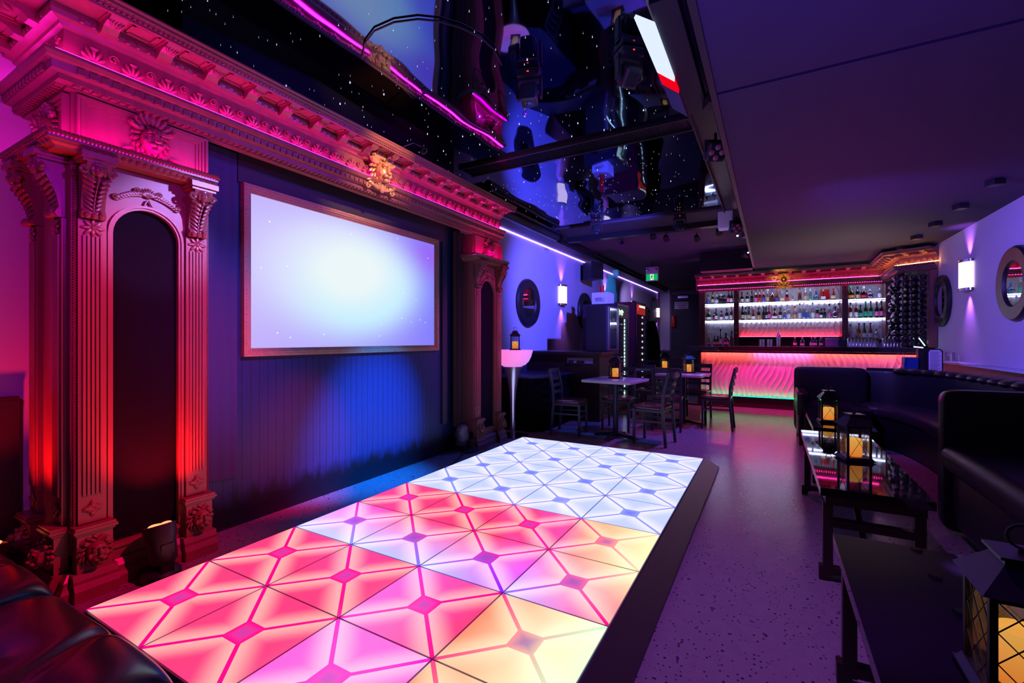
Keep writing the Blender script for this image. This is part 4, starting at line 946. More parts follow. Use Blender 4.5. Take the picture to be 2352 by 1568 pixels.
# ============================================================ CAFE TABLES AND CHAIRS
def make_cafe_table():
    o = empty('cafe_table', (0, 0, 0), '', 'table', 'pale square cafe tables')
    MB().bbox(-0.33, 0.33, -0.33, 0.33, 0.725, 0.762, 0.012).build('tabletop', 'marble', o, True)
    MB().cyl((0, 0, 0.03), (0, 0, 0.72), 0.036, n=20).build('column', mat('navy_metal', (0.035, 0.045, 0.09), 0.4), o, True)
    MB().box(-0.12, 0.12, -0.12, 0.12, 0.712, 0.725).build('mount_plate', 'metal_black', o)
    mb = MB()
    for k in range(4):
        mb.T = RZ(k*PI/2); mb.prism([(0, 0.02), (0, 0.075), (0.06, 0.065), (0.28, 0.032), (0.30, 0.0), (0.26, 0.0), (0.24, 0.012)], -0.028, 0.028, 'y')
    mb.build('cross_foot', 'metal_black', o); return o
t = make_cafe_table(); t.location = (-1.76, 5.85, 0); t.rotation_euler = (0, 0, -0.12); t['label'] = 'nearest pale square cafe table with a lantern, beyond the dance floor'
dup(t, (-1.16, 7.35, 0), -0.10, 'middle pale square cafe table with a lantern, nearest the bar front')
dup(t, (-1.78, 8.35, 0), -0.10, 'farthest pale square cafe table, beside the tall coolers')
def make_chair():
    o = empty('dining_chair', (0, 0, 0), '', 'chair', 'black ladder-back chairs round the cafe tables')   # faces +y
    fm = mat('navy_chair_metal', (0.03, 0.035, 0.07), 0.38)
    mb = MB(); mb.sq((0, 0.0, 0.452), (0.205, 0.20, 0.024), 0.5, 0.32, 40, 14); mb.build('seat', 'leather_seat', o, True)
    MB().box(-0.185, 0.185, -0.185, -0.16, 0.40, 0.43).box(-0.185, 0.185, 0.16, 0.185, 0.40, 0.43).box(-0.185, -0.16, -0.16, 0.16, 0.40, 0.43).box(0.16, 0.185, -0.16, 0.16, 0.40, 0.43).build('seat_frame', fm, o)
    for s in (-1, 1):
        MB().box(s*0.18-0.014, s*0.18+0.014, 0.155, 0.183, 0, 0.43).build('leg', fm, o)
        mb = MB(); pf = [(-0.235, 0.0), (-0.205, 0.0), (-0.165, 0.43), (-0.175, 0.62), (-0.235, 0.88), (-0.262, 0.875), (-0.205, 0.62), (-0.195, 0.43)]
        mb.prism(pf, s*0.185-0.015, s*0.185+0.015, 'x'); mb.build('rear_leg', fm, o)
    for k, z in enumerate((0.56, 0.65, 0.74, 0.845)):
        y = -0.185-(z-0.56)*0.21; n = 8; vs = []; fs = []; h = 0.02 if k < 3 else 0.032
        for i in range(n+1):
            x = -0.17+0.34*i/n; yy = y-0.03*math.cos(PI*x/0.34)
            vs += [(x, yy-0.006, z-h), (x, yy+0.006, z-h), (x, yy+0.006, z+h), (x, yy-0.006, z+h)]
        for i in range(n): a = 4*i; b = a+4; fs += [(a, a+1, b+1, b), (a+1, a+2, b+2, b+1), (a+2, a+3, b+3, b+2), (a+3, a, b, b+3)]
        fs += [(0, 3, 2, 1), (4*n, 4*n+1, 4*n+2, 4*n+3)]
        mb = MB(); mb.add(vs, fs); mb.build('back_slat', fm, o)
    MB().box(-0.17, 0.17, 0.162, 0.176, 0.24, 0.262).build('stretcher', fm, o)
    for s in (-1, 1): MB().box(s*0.18-0.007, s*0.18+0.007, -0.19, 0.16, 0.28, 0.30).build('stretcher', fm, o)
    return o
ch = make_chair(); ch.location = (-2.36, 5.78, 0); ch.rotation_euler = (0, 0, -PI/2+0.1); ch['label'] = 'ladder-back chair left of the nearest cafe table, facing right'
dup(ch, (-1.27, 5.78, 0), PI/2-0.12, 'ladder-back chair right of the nearest cafe table, facing left toward the lantern')
dup(ch, (-1.88, 6.38, 0), PI+0.05, 'ladder-back chair behind the nearest cafe table, facing the camera')
dup(ch, (-1.28, 6.78, 0), 0.1, 'ladder-back chair with its back to the camera before the middle cafe table')
dup(ch, (-0.68, 7.22, 0), PI/2, 'ladder-back chair seen side-on in front of the glowing bar, facing left')
dup(ch, (-1.05, 7.86, 0), PI-0.1, 'ladder-back chair behind the middle cafe table near the bar corner')
dup(ch, (-1.78, 7.62, 0), 0.0, 'ladder-back chair with its back to the camera before the farthest cafe table')
dup(ch, (-1.95, 8.92, 0), PI, 'ladder-back chair behind the farthest cafe table, mostly hidden')

# ============================================================ SKIRTED TABLE, EQUIPMENT CABINET, COOLERS
g = empty('skirted_table', (0, 0, 0), 'long table with black pleated skirt under the blue wall', 'table')
poly = [(-3.54, 5.60), (-2.90, 5.60), (-2.74, 5.75), (-2.74, 6.75), (-3.54, 6.75)]
mb = MB(); mb.prism(poly, 0.735, 0.76, 'z'); mb.build('tabletop', mat('navy_tabletop', (0.05, 0.06, 0.12), 0.3), g)
mb = MB(); vs = []; fs = []; edge = []
pp = [(-3.54, 5.61), (-2.90, 5.61), (-2.75, 5.76), (-2.75, 6.75)]
for a, b in zip(pp, pp[1:]):
    L_ = math.hypot(b[0]-a[0], b[1]-a[1]); m = int(L_/0.015)
    for i in range(m):
        t_ = i/m; nx, ny = (b[1]-a[1])/L_, -(b[0]-a[0])/L_; w_ = 0.014*math.sin(len(edge)*0.95)
        edge.append((a[0]+(b[0]-a[0])*t_, a[1]+(b[1]-a[1])*t_, nx, ny, w_))
for (x, y, nx, ny, w_) in edge: vs += [(x+nx*0.004, y+ny*0.004, 0.735), (x+nx*(0.02+w_), y+ny*(0.02+w_), 0.012)]
for i in range(len(edge)-1): fs.append((2*i, 2*i+2, 2*i+3, 2*i+1))
mb.add(vs, fs); o = mb.build('pleated_skirt', 'blackcloth', g, True); md = o.modifiers.new('thick', 'SOLIDIFY'); md.thickness = 0.003
g = empty('equipment_cabinet', (0, 0, 0), 'dark low cabinet with lit shelf of equipment beside the skirted table', 'cabinet')
MB().box(-3.56, -2.30, 6.80, 6.84, 0, 1.04).box(-3.56, -2.87, 6.84, 7.6, 0, 1.04)  .box(-2.34, -2.30, 6.84, 7.6, 0, 1.04).build('carcase', 'wood_dark', g)
MB().box(-3.56, -2.24, 6.72, 7.62, 1.04, 1.085).build('worktop', 'wood_dark', g)
MB().box(-2.83, -2.40, 6.785, 6.799, 0.90, 0.985).build('shelf_panel', mat('grey_rack', (0.35, 0.32, 0.42), 0.4), g)
MB().box(-2.80, -2.72, 6.765, 6.784, 0.905, 0.945).box(-2.66, -2.54, 6.765, 6.784, 0.905, 0.94).build('sockets', 'plastic', g)
def script_mark(parent, T, s, m):
    mb = MB(); mb.T = T
    for k in range(5):
        pts = [(0.02*s*(k*1.3+0.6*math.cos(a*PI/6)), 0, 0.02*s*math.sin(a*PI/6)*(1.2 if k in (0, 3) else 0.8)) for a in range(10)]
        mb.tube(pts, 0.003*s, 5)
    mb.build('script_lettering', m, parent)
g = empty('wine_cooler', (-2.60, 7.00, 1.087), 'black cabinet cooler with narrow glass door on top of the low cabinet', 'cooler')
MB().bbox(0.0, 0.335, 0.0, 0.60, 0, 0.73, 0.012).build('body', 'plastic', g)
MB().bbox(0.335, 0.372, 0.0, 0.60, 0.01, 0.72, 0.008).build('door', mat('purple_black_door', (0.05, 0.03, 0.06), 0.3), g)
MB().box(0.372, 0.376, 0.09, 0.44, 0.05, 0.68).build('door_glass', mat('dark_glass', (0.01, 0.012, 0.018), 0.05, spec=1.0), g)
mb = MB(); frame_ring(mb, 0.08, 0.45, 0.04, 0.69, 0.012, 0.372, 0.380); mb.build('door_trim', 'chrome', g)
MB().box(0.377, 0.379, 0.10, 0.43, 0.44, 0.455).build('shelf_light', E_['cooler'], g)
def cooler(loc, W, D, H, label, red=False):
    o = empty('drinks_cooler', loc, label, 'cooler', 'tall glass-door drinks coolers')
    bm_ = mat('red_black_cabinet', (0.09, 0.01, 0.02) if red else (0.03, 0.02, 0.035), 0.3)
    MB().box(0, W, 0, 0.03, 0, H).box(0, W, D-0.03, D, 0, H).box(0, 0.03, 0.03, D-0.03, 0, H).box(0.03, W, 0.03, D-0.03, 0, 0.12).box(0.03, W, 0.03, D-0.03, H-0.04, H).build('cabinet', bm_, o)
    MB().box(0.031, 0.04, 0.03, D-0.03, 0.12, H-0.04).build('back_panel', E_['coolface'], o)
    mb = MB(); frame_ring(mb, 0.0, D, 0.06, H, 0.035, W, W+0.03); mb.build('door_frame', 'metal_black', o)
    MB().box(W+0.012, W+0.018, 0.035, D-0.035, 0.095, H-0.035).build('door_glass', 'pane', o)
    hd = MB(); hd.box(W+0.019, W+0.024, 0.04, D-0.04, H-0.24, H-0.04)
    hd.build('header', emis('header_red', (0.35, 0.02, 0.02), 0.9) if red else emis('header_dark', (0.08, 0.05, 0.1), 0.5), o)
    if red:
        mb = MB(); mb.T = TR(W+0.026, 0.16, H-0.12) @ RY(PI/2); mb.lathe([(0.055, -0.001), (0.055, 0.002)], n=24); mb.build('round_badge', emis('badge_red', (0.8, 0.02, 0.03), 1.0), o)
        MB().box(W+0.0245, W+0.026, 0.24, D-0.06, H-0.10, H-0.055).build('header_light', E_['exitwhite'], o)
    else: script_mark(o, TR(W+0.03, 0.10, H-0.15) @ RZ(PI/2), 2.2, E_['exitwhite'])
    mb = MB()
    for i in range(13 if red else 22):
        z = 0.2+i*((H-0.5)/(12 if red else 21)); mb.box(W-0.03, W-0.018, D-0.10, D-0.075, z, z+(0.035 if red else 0.05))
    mb.build('led_column', E_['cooler'], o)
    mb = MB()
    for k in range(5): mb.box(0.05, W-0.05, 0.035, D-0.035, 0.35+k*0.3, 0.36+k*0.3)
    mb.build('wire_shelves', 'chrome', o)
    return o
cooler((-2.92, 7.72, 0), 0.60, 0.72, 1.90, 'black tall glass-door cooler with white script header, next to the cabinet cooler')
cooler((-2.92, 8.98, 0), 0.60, 0.80, 2.02, 'tall red and black drinks cooler with bright LED column, right of the black one', True)
def cans(x, y, z, n, label):
    for k in range(n):
        c_ = [(0.05, 0.35, 0.08), (0.5, 0.4, 0.1), (0.08, 0.3, 0.25), (0.4, 0.1, 0.05)][k % 4]
        o = MB().lathe([(0.03, 0), (0.033, 0.01), (0.033, 0.13), (0.014, 0.17), (0.012, 0.22)], n=12).build('drink_bottle', mat('bottle_tint', c_, 0.2))
        o.location = (x, y+k*0.09, z); tag(o, '%s, %s from its near side' % (label, ORD[k]), 'bottle', 'bottles inside the red cooler')
cans(-2.44, 9.06, 1.562, 4, 'bottle on the top shelf of the red cooler'); cans(-2.44, 9.06, 1.262, 4, 'bottle on the second shelf of the red cooler'); cans(-2.44, 9.06, 0.962, 4, 'bottle on the third shelf of the red cooler')
# carton and red cup on the coolers
g = empty('cardboard_carton', (-2.78, 7.80, 1.90), 'white printed cardboard carton on top of the black cooler', 'box')
MB().box(0, 0.30, 0, 0.34, 0, 0.21).build('box_body', 'white', g)
mb = MB()
for k in range(4): mb.box(0.06, 0.06+0.12+0.05*(k % 2), -0.002, 0, 0.11-k*0.018, 0.118-k*0.018)
mb.build('printed_lines', 'plastic', g)
tag(MB().lathe([(0.04, 0), (0.05, 0.13)], n=20).build('red_cup', 'red', None, True, loc=(-2.64, 7.92, 2.11)), 'red cup standing on the white carton', 'cup')
# coats on a stand at the far left
g = empty('coat_stand', (-2.62, 10.9, 0), 'stand heaped with dark green and black coats right of the red cooler', 'coat stand')
MB().cyl((0, 0, 0), (0, 0, 1.95), 0.02).lathe([(0.22, 0), (0.22, 0.02), (0.03, 0.05)], n=20).build('pole', 'metal_black', g, True)
def drape(c_, w_, h0, h1, m, ph):
    mb = MB(); n = 36; rows = 12; vs = []; fs = []
    for j in range(rows+1):
        z = h1-(h1-h0)*j/rows; s = 0.35+0.65*min(1, (j/rows)*2.2)**0.6
        for i in range(n):
            a = 2*PI*i/n; r = w_*s*(1+0.14*math.sin(a*7+ph+j*0.15)); vs.append((c_[0]+r*math.cos(a)*0.8, c_[1]+r*math.sin(a), z))
    for j in range(rows):
        for i in range(n): fs.append((j*n+i, j*n+(i+1) % n, (j+1)*n+(i+1) % n, (j+1)*n+i))
    fs.append(tuple(range(n))); mb.add(vs, fs); return mb.build('coat', m, g, True)
drape((-0.1, -0.2, 0), 0.28, 0.45, 1.86, 'greencoat', 0.3); drape((0.12, 0.25, 0), 0.26, 0.30, 1.72, 'blackcloth', 1.6)
g = empty('notice_board', (-3.595, 16.6, 2.0), 'small notice board with pinned papers near the far door', 'notice board')
MB().box(0, 0.02, -0.4, 0.4, -0.1, 0.75).build('board', 'wood_dark', g)
for k, (y, z) in enumerate(((-0.3, 0.3), (-0.02, 0.35), (0.12, -0.05), (-0.28, -0.06))): MB().box(0.021, 0.024, y, y+0.22, z, z+0.3).build('paper', 'white', g)
g = empty('fire_extinguisher', (-3.08, 17.42, 1.72), 'small red fire extinguisher mounted left of the far door', 'fire extinguisher')
MB().lathe([(0.01, 0.0), (0.07, 0.01), (0.075, 0.05), (0.075, 0.36), (0.05, 0.42), (0.02, 0.44)], n=20).build('cylinder', 'red', g, True)
MB().box(-0.02, 0.07, -0.015, 0.015, 0.44, 0.50).build('handle', 'plastic', g); MB().box(-0.03, 0.03, 0.07, 0.12, 0.1, 0.3).build('bracket', 'metal_black', g)

# ============================================================ BAR COUNTER
def relief(x0, x1, z0, z1, y, amp, parent, name, pitch=0.043, nx=900, nz=60, seed=0.0):
    vs = []; fs = []
    for j in range(nz+1):
        z = z0+(z1-z0)*j/nz
        for i in range(nx+1):
            x = x0+(x1-x0)*i/nx
            u = x/pitch+1.9*math.sin(z*5.6+0.9*math.sin(x*2.1+seed))+0.55*math.sin(x*3.7+z*2.3+seed)+0.35*math.sin(x*9+z*7)
            dd = abs(math.sin(PI*u*0.5))
            vs.append((x, y-amp*(1-dd)**1.3, z))
    for j in range(nz):
        for i in range(nx): a = j*(nx+1)+i; fs.append((a, a+1, a+nx+2, a+nx+1))
    me = bpy.data.meshes.new(name); me.from_pydata(vs, [], fs); me.materials.append(M['relief'])
    me.polygons.foreach_set('use_smooth', [True]*len(me.polygons))
    o = bpy.data.objects.new(name, me); COL.objects.link(o); o.parent = parent; return o
g = empty('bar_counter', (0, 0, 0), 'long bar counter with dark granite top and glowing pink wavy front', 'bar counter')
MB().box(-1.19, 2.10, 9.71, 9.76, 0.20, 1.06).box(-1.24, -1.19, 9.60, 10.3, 0, 1.06).box(2.10, 2.19, 9.60, 10.3, 0, 1.06).build('carcase', 'wood_dark', g)
relief(-1.19, 2.10, 0.215, 1.055, 9.705, 0.030, g, 'wavy_front')
MB().box(-1.24, 2.19, 9.66, 9.80, 0, 0.19).box(-1.24, 2.19, 9.60, 9.80, 0.19, 0.205).build('kickboard', 'wood_dark', g)
MB().bbox(-0.86, 2.245, 9.50, 10.35, 1.062, 1.150, 0.008).build('countertop', 'granite', g)
MB().bbox(-1.44, -0.861, 9.50, 10.35, 1.062, 1.150, 0.008).build('end_slab', 'green_stone', g)
MB().box(-1.20, 2.19, 9.51, 9.525, 1.028, 1.0615).build('added_lip', 'granite', g)  # strip of granite added to hide the LED run from view
# LED runs tucked behind the added lip and along the foot
for x0, x1, m_ in ((-1.18, -0.25, 'barred'), (-0.25, 0.62, 'barpink'), (0.62, 2.08, 'barred')):
    MB().box(x0, x1, 9.60, 9.615, 1.046, 1.058).build('led_strip', E_[m_], g)
MB().box(-1.18, 2.08, 9.625, 9.637, 0.207, 0.214).build('led_strip', E_['bargreen'], g)
spot('bar_front_fill', (-0.1, 8.3, 2.6), (0.05, 9.7, 0.66), (1.0, 0.0, 0.30), 420, 60, 1.0)  # added fill without a fixture, deepens the pink of the front
spot('bar_front_fill', (-1.2, 8.6, 2.6), (-0.9, 9.7, 0.6), (0.7, 0.10, 0.5), 60, 55, 1.0)  # second added fill, for the left end of the front

# ============================================================ BACK BAR
g = empty('back_bar', (0, 0, 0), 'carved golden-brown back bar with white lit shelves behind the counter', 'back bar')
BY = 11.0
posts = ((-1.40, -1.275), (-0.695, -0.597), (1.222, 1.322), (1.895, 1.998))
for i, (a, b) in enumerate(posts):
    mb = MB(); mb.box(a, b, BY, BY+0.38, 0.6, 2.375); c_ = (a+b)/2
    for k in range(4): x = c_-0.03+0.02*k; mb.box(x-0.006, x+0.006, BY-0.012, BY, 1.25, 2.0)
    mb.build('post', 'wood', g)
    mb = MB(); mb.T = Matrix(((1, 0, 0, c_), (0, -1, 0, BY), (0, 0, 1, 2.25), (0, 0, 0, 1))); acanthus(mb, 0.75); mb.T = Matrix(((1, 0, 0, c_), (0, -1, 0, BY), (0, 0, 1, 2.08), (0, 0, 0, 1))); acanthus(mb, 0.9)
    mb.T = Matrix(((1, 0, 0, c_), (0, -1, 0, BY), (0, 0, 1, 1.52), (0, 0, 0, 1))); acanthus(mb, 0.8); mb.T = Matrix(((1, 0, 0, c_), (0, -1, 0, BY), (0, 0, 1, 1.42), (0, 0, 0, 1))); lion_mask(mb, 0.4)
    mb.build('post_carving', 'wood', g, True)
cornice_parts(g, [(-1.46, BY+0.02), (1.90, BY+0.02), (1.86, 9.62), (2.25, 9.36)], 2.37, 2.70, mod_step=0.245, flower_step=0.15)
MB().box(-1.42, 1.78, BY-0.085, BY-0.073, 2.476, 2.486).build('pink_led_strip', E_['pinkhot'], g)
MB().box(-1.42, 1.84, BY-0.02, BY-0.01, 2.381, 2.392).build('pink_led_strip', E_['pinkhot'], g)
for a, b in (((1.80, 10.9), (1.775, 9.60)), ((1.79, 9.56), (2.23, 9.26))):
    mb = MB(); mb.cyl((a[0], a[1], 2.482), (b[0], b[1], 2.482), 0.005, n=6); mb.build('amber_led_strip', E_['warm'], g)
mb = MB(); mb.T = Matrix(((1, 0, 0, 0.235), (0, -1, 0, BY-0.10), (0, 0, 1, 2.46), (0, 0, 0, 1))); lion_mask(mb, 1.25, True); mb.build('crest_carving', mat('gold_crest', (0.75, 0.42, 0.10), 0.3, metal=0.3), g, True)
mb = MB(); mb.T = TR(0.235, BY-0.21, 2.50) @ RX(PI/2); mb.lathe([(0.035, -0.008), (0.045, 0), (0.035, 0.008), (0.026, 0)], n=20, cap=False); mb.build('lamp_ring', 'metal_black', g, True)
mb = MB(); mb.tube([(0.235, BY-0.21, 2.545), (0.21, BY-0.27, 2.63), (0.16, BY-0.29, 2.70), (0.15, BY-0.29, 2.745)], 0.004, 6); mb.build('lamp_wire', 'metal_black', g)
spot('crest_light', (0.15, BY-0.75, 2.70), (0.26, BY-0.05, 2.50), (1.0, 0.55, 0.12), 16, 60, 0.8, 0.02)
# bay backs
for a, b in ((-1.275, -0.695), (1.322, 1.895)): MB().box(a, b, BY+0.34, BY+0.38, 1.0, 2.37).build('brick_backing', 'brick', g)
MB().box(-0.597, 1.222, BY+0.345, BY+0.38, 0.6, 2.37).build('bay_backing', 'wood_dark', g)
relief(-0.597, 1.222, 1.34, 2.37, BY+0.34, 0.02, g, 'wavy_backing', nx=560, nz=50, seed=2.0)
MB().box(-0.597, 1.222, BY+0.01, BY+0.33, 1.28, 1.335).box(-0.597, 1.222, BY+0.05, BY+0.34, 1.0, 1.28).build('lower_shelf', 'wood_dark', g)
MB().box(-0.59, 1.215, BY+0.285, BY+0.30, 1.336, 1.345).build('red_led_strip', E_['backred'], g)
MB().box(-1.40, 2.0, BY, BY+0.38, 0.0, 0.60).build('base_cupboards', 'wood_dark', g)
MB().box(-1.4, 2.0, BY-0.02, BY+0.3, 0.96, 1.0).build('work_shelf', 'wood_dark', g)
for (a, b) in ((-1.275, -0.695), (-0.597, 1.222), (1.322, 1.895)):
    for z in (2.065, 1.695):
        MB().box(a, b, BY+0.05, BY+0.335, z-0.025, z).build('shelf', 'glass', g)
        MB().box(a+0.002, b-0.002, BY+0.034, BY+0.049, z-0.016, z-0.004).build('shelf_light', E_['white'], g)
        MB().box(a+0.01, b-0.01, BY+0.32, BY+0.33, z-0.036, z-0.027).build('rear_light', E_['white'], g)
    MB().box(a+0.01, b-0.01, BY+0.06, BY+0.075, 2.355, 2.365).build('top_light', E_['white'], g)
    MB().box(a, b, BY+0.02, BY+0.035, 2.338, 2.37).build('added_valance', 'wood', g)  # board added so the top strip stays out of sight

# ------------------------------------------------------------ bottles
PROF = {
 'wine': [(0.030, 0), (0.036, 0.006), (0.037, 0.17), (0.030, 0.20), (0.014, 0.235), (0.0135, 0.285), (0.015, 0.29), (0.0145, 0.305)],
 'spirit': [(0.034, 0), (0.038, 0.006), (0.039, 0.16), (0.033, 0.185), (0.015, 0.205), (0.014, 0.25)],
 'tall': [(0.030, 0), (0.034, 0.006), (0.034, 0.20), (0.028, 0.215), (0.013, 0.235), (0.0125, 0.285)],
 'squat': [(0.040, 0), (0.050, 0.008), (0.052, 0.09), (0.044, 0.12), (0.018, 0.145), (0.015, 0.175)],
 'round': [(0.025, 0), (0.052, 0.02), (0.062, 0.055), (0.052, 0.09), (0.022, 0.112), (0.014, 0.122), (0.014, 0.15)],
 'bell': [(0.044, 0), (0.048, 0.01), (0.044, 0.07), (0.028, 0.12), (0.014, 0.16), (0.013, 0.20)],
}
GT = {'clear': glass('clear_bottle', (0.80, 0.83, 0.88), 0.16), 'dark': mat('dark_bottle_glass', (0.008, 0.010, 0.010), 0.08, spec=0.8), 'green': glass('green_bottle', (0.03, 0.42, 0.14), 0.16),
      'amber': glass('amber_bottle', (0.75, 0.25, 0.06), 0.16), 'rose': glass('rose_bottle', (0.70, 0.16, 0.22), 0.16), 'blue': glass('blue_bottle', (0.12, 0.55, 0.80), 0.16), 'brown': glass('brown_bottle', (0.25, 0.07, 0.04), 0.16),
      'red': glass('red_bottle', (0.75, 0.02, 0.03), 0.16), 'violet': glass('violet_bottle', (0.45, 0.25, 0.6), 0.16)}
LT = {'w': mat('label_white', (0.7, 0.68, 0.72), 0.6), 'k': mat('label_black', (0.02, 0.02, 0.02), 0.5), 'o': mat('label_orange', (0.7, 0.25, 0.05), 0.5), 'r': mat('label_red', (0.6, 0.02, 0.04), 0.5),
      'b': mat('label_blue', (0.04, 0.08, 0.45), 0.5), 'g': mat('label_green', (0.02, 0.35, 0.2), 0.5), 'p': mat('label_pink', (0.7, 0.15, 0.4), 0.5), 'c': mat('label_cream', (0.65, 0.5, 0.3), 0.5)}
LN = {'w': 'white', 'k': 'black', 'o': 'orange', 'r': 'red', 'b': 'blue', 'g': 'green', 'p': 'pink', 'c': 'cream'}
proto = {}
def bottle(kind, gt, lb, cap, x, y, z, h, label, group, name='liquor_bottle'):
    key = (kind, gt, lb, cap)
    if key not in proto:
        pf = PROF[kind]; H0 = pf[-1][1]
        body = MB().lathe([(q[0]*0.86, q[1]) for q in pf], n=14).build(name, GT[gt], None, True)
        r = max(q[0] for q in pf)*0.86+0.0008; zl0, zl1 = H0*0.13, H0*(0.42 if kind not in ('round', 'squat') else 0.36)
        if kind != 'round': MB().lathe([(r, zl0), (r, zl1)], n=14, cap=False).build('bottle_label', LT[lb], body, True)
        MB().lathe([(0.0165, H0-0.008), (0.0165, H0+0.03)], n=10).build('cap', LT[cap], body)
        proto[key] = (body, H0+0.03); body['category'] = 'bottle'; o = body
    else: o = copy_tree(proto[key][0])
    o.location = (x, y, z); s = h/proto[key][1]; o.scale = (1 if kind in ('tall', 'wine', 'spirit') else s, 1 if kind in ('tall', 'wine', 'spirit') else s, s); o.rotation_euler = (0, 0, random.uniform(-0.5, 0.5))
    o['label'] = label; o['category'] = 'bottle'; o['group'] = group
    return o
GN = {'clear': 'clear', 'dark': 'dark', 'green': 'green', 'amber': 'amber', 'rose': 'rose', 'blue': 'pale blue', 'brown': 'brown', 'red': 'red', 'violet': 'violet'}
SP, CP = math.sin(math.radians(29.54)), math.cos(math.radians(29.54))
def px2x(px, y):   # the x of a photographed column on the plane y
    u = (px-1176)/1048; return (-SP+u*CP)/(CP+u*SP)*y
def shelf_row(rows, z, where, yb=None):
    for i, (px, kind, gt, lb, cap, h) in enumerate(rows):
        y = BY+0.15+random.uniform(-0.02, 0.02) if yb is None else yb
        bottle(kind, gt, lb, cap, px2x(px, y), y, z, h, '%s bottle, %s label, %s from left, %s' % (GN[gt], LN[lb], ORD[i], where), 'bottles on the '+where)
def pxs(l, off, sc): return [(off+a/sc,)+tuple(r) for a, *r in l]
S1 = 7.84
shelf_row(pxs([(210,'squat','clear','b','k',.22),(290,'wine','green','c','k',.30),(365,'spirit','clear','w','k',.27),(440,'squat','dark','k','w',.22),(500,'squat','dark','k','k',.2),(575,'wine','dark','p','k',.33),(630,'wine','dark','w','k',.30)],1600,S1), 2.066, 'top shelf of left bay')
shelf_row(pxs([(215,'squat','green','w','r',.27),(318,'spirit','brown','r','g',.2),(352,'wine','green','w','r',.28),(445,'spirit','rose','w','k',.22),(540,'spirit','dark','w','k',.27),(625,'tall','rose','w','r',.30)],1600,S1), 1.696, 'middle shelf of left bay')
shelf_row(pxs([(225,'bell','rose','p','w',.22),(325,'spirit','dark','c','k',.20),(380,'spirit','dark','c','k',.20),(432,'wine','green','w','k',.34),(530,'squat','brown','p','k',.26),(632,'wine','dark','k','k',.30)],1600,S1), 1.151+0.0, 'counter end before left bay', 10.2)
shelf_row(pxs([(818,'wine','dark','w','k',.25),(912,'spirit','dark','w','k',.24),(995,'wine','dark','k','k',.27),(1068,'spirit','amber','p','k',.28),(1135,'spirit','amber','r','k',.28),(1208,'spirit','red','b','k',.28),(1282,'tall','clear','c','w',.28),(1365,'squat','amber','k','b',.27),(1450,'bell','amber','b','r',.25),(1540,'bell','clear','c','w',.22),(1628,'spirit','brown','r','k',.25),
    (1730,'bell','clear','w','w',.15),(1857,'spirit','amber','k','k',.29),(1960,'spirit','clear','c','w',.28),(2045,'tall','clear','g','b',.30),(2152,'round','blue','w','b',.20)],1600,S1)+pxs([(85,'bell','amber','w','c',.22),(267,'bell','amber','c','r',.25)],1880,S1), 2.066, 'top shelf of middle bay')
shelf_row(pxs([(828,'wine','brown','c','k',.31),(882,'tall','blue','c','k',.29),(945,'wine','green','c','k',.30),(1020,'bell','red','w','r',.22),(1118,'spirit','dark','o','k',.27),(1212,'wine','dark','k','k',.28),(1250,'wine','dark','w','k',.27),(1305,'wine','rose','p','o',.32),(1405,'squat','rose','w','k',.24),(1507,'spirit','dark','w','k',.26),(1585,'tall','clear','b','w',.25),(1660,'tall','clear','w','w',.30),(1772,'spirit','clear','o','r',.28),(1858,'tall','clear','w','k',.33),(1930,'tall','clear','b','w',.34),(1998,'spirit','clear','b','w',.24),(2090,'tall','clear','w','b',.34),(2172,'spirit','green','p','w',.29),(2245,'spirit','dark','w','k',.21),(2300,'spirit','dark','k','k',.21)],1600,S1)
    +pxs([(195,'tall','clear','p','k',.30),(300,'round','violet','w','k',.24),(362,'tall','clear','c','k',.31)],1880,S1), 1.696, 'second shelf of middle bay')
shelf_row(pxs([(580,'squat','green','o','g',.27),(705,'spirit','dark','c','k',.25),(815,'squat','brown','r','w',.25),(925,'round','violet','w','w',.19),(1100,'tall','clear','w','r',.26)],1880,S1), 2.066, 'top shelf of right bay')
shelf_row(pxs([(575,'tall','red','w','k',.31),(680,'spirit','rose','w','c',.31),(755,'wine','green','g','k',.26),(848,'wine','green','g','g',.33),(940,'wine','green','g','r',.33),(1048,'wine','dark','p','r',.32),(1130,'wine','brown','p','k',.33)],1880,S1), 1.696, 'middle shelf of right bay')
shelf_row(pxs([(575,'wine','clear','p','k',.30),(700,'spirit','clear','g','k',.2),(728,'wine','amber','o','k',.32),(825,'wine','green','w','k',.32),(935,'wine','rose','w','k',.32),(1045,'spirit','clear','c','k',.2)],1880,S1), 1.28, 'ledge behind the tumblers')
tag(MB().box(1.33, 1.89, BY+0.06, BY+0.33, 1.25, 1.279).build('bottle_ledge', 'wood_dark'), 'dark ledge holding bottles in the right bay of the back bar', 'ledge')
tag(MB().box(px2x(1895, 11.25)-0.075, px2x(1895, 11.25)+0.075, 11.24, 11.30, 2.066, 2.30).build('gift_box', 'red'), 'red gift box behind a flask on the top shelf of the middle bay', 'box')
tag(MB().box(px2x(1656, 11.25)-0.085, px2x(1656, 11.25)+0.085, 11.24, 11.30, 2.066, 2.26).build('gift_box', 'plastic'), 'dark gift box behind bottles on the top shelf of the left bay', 'box')
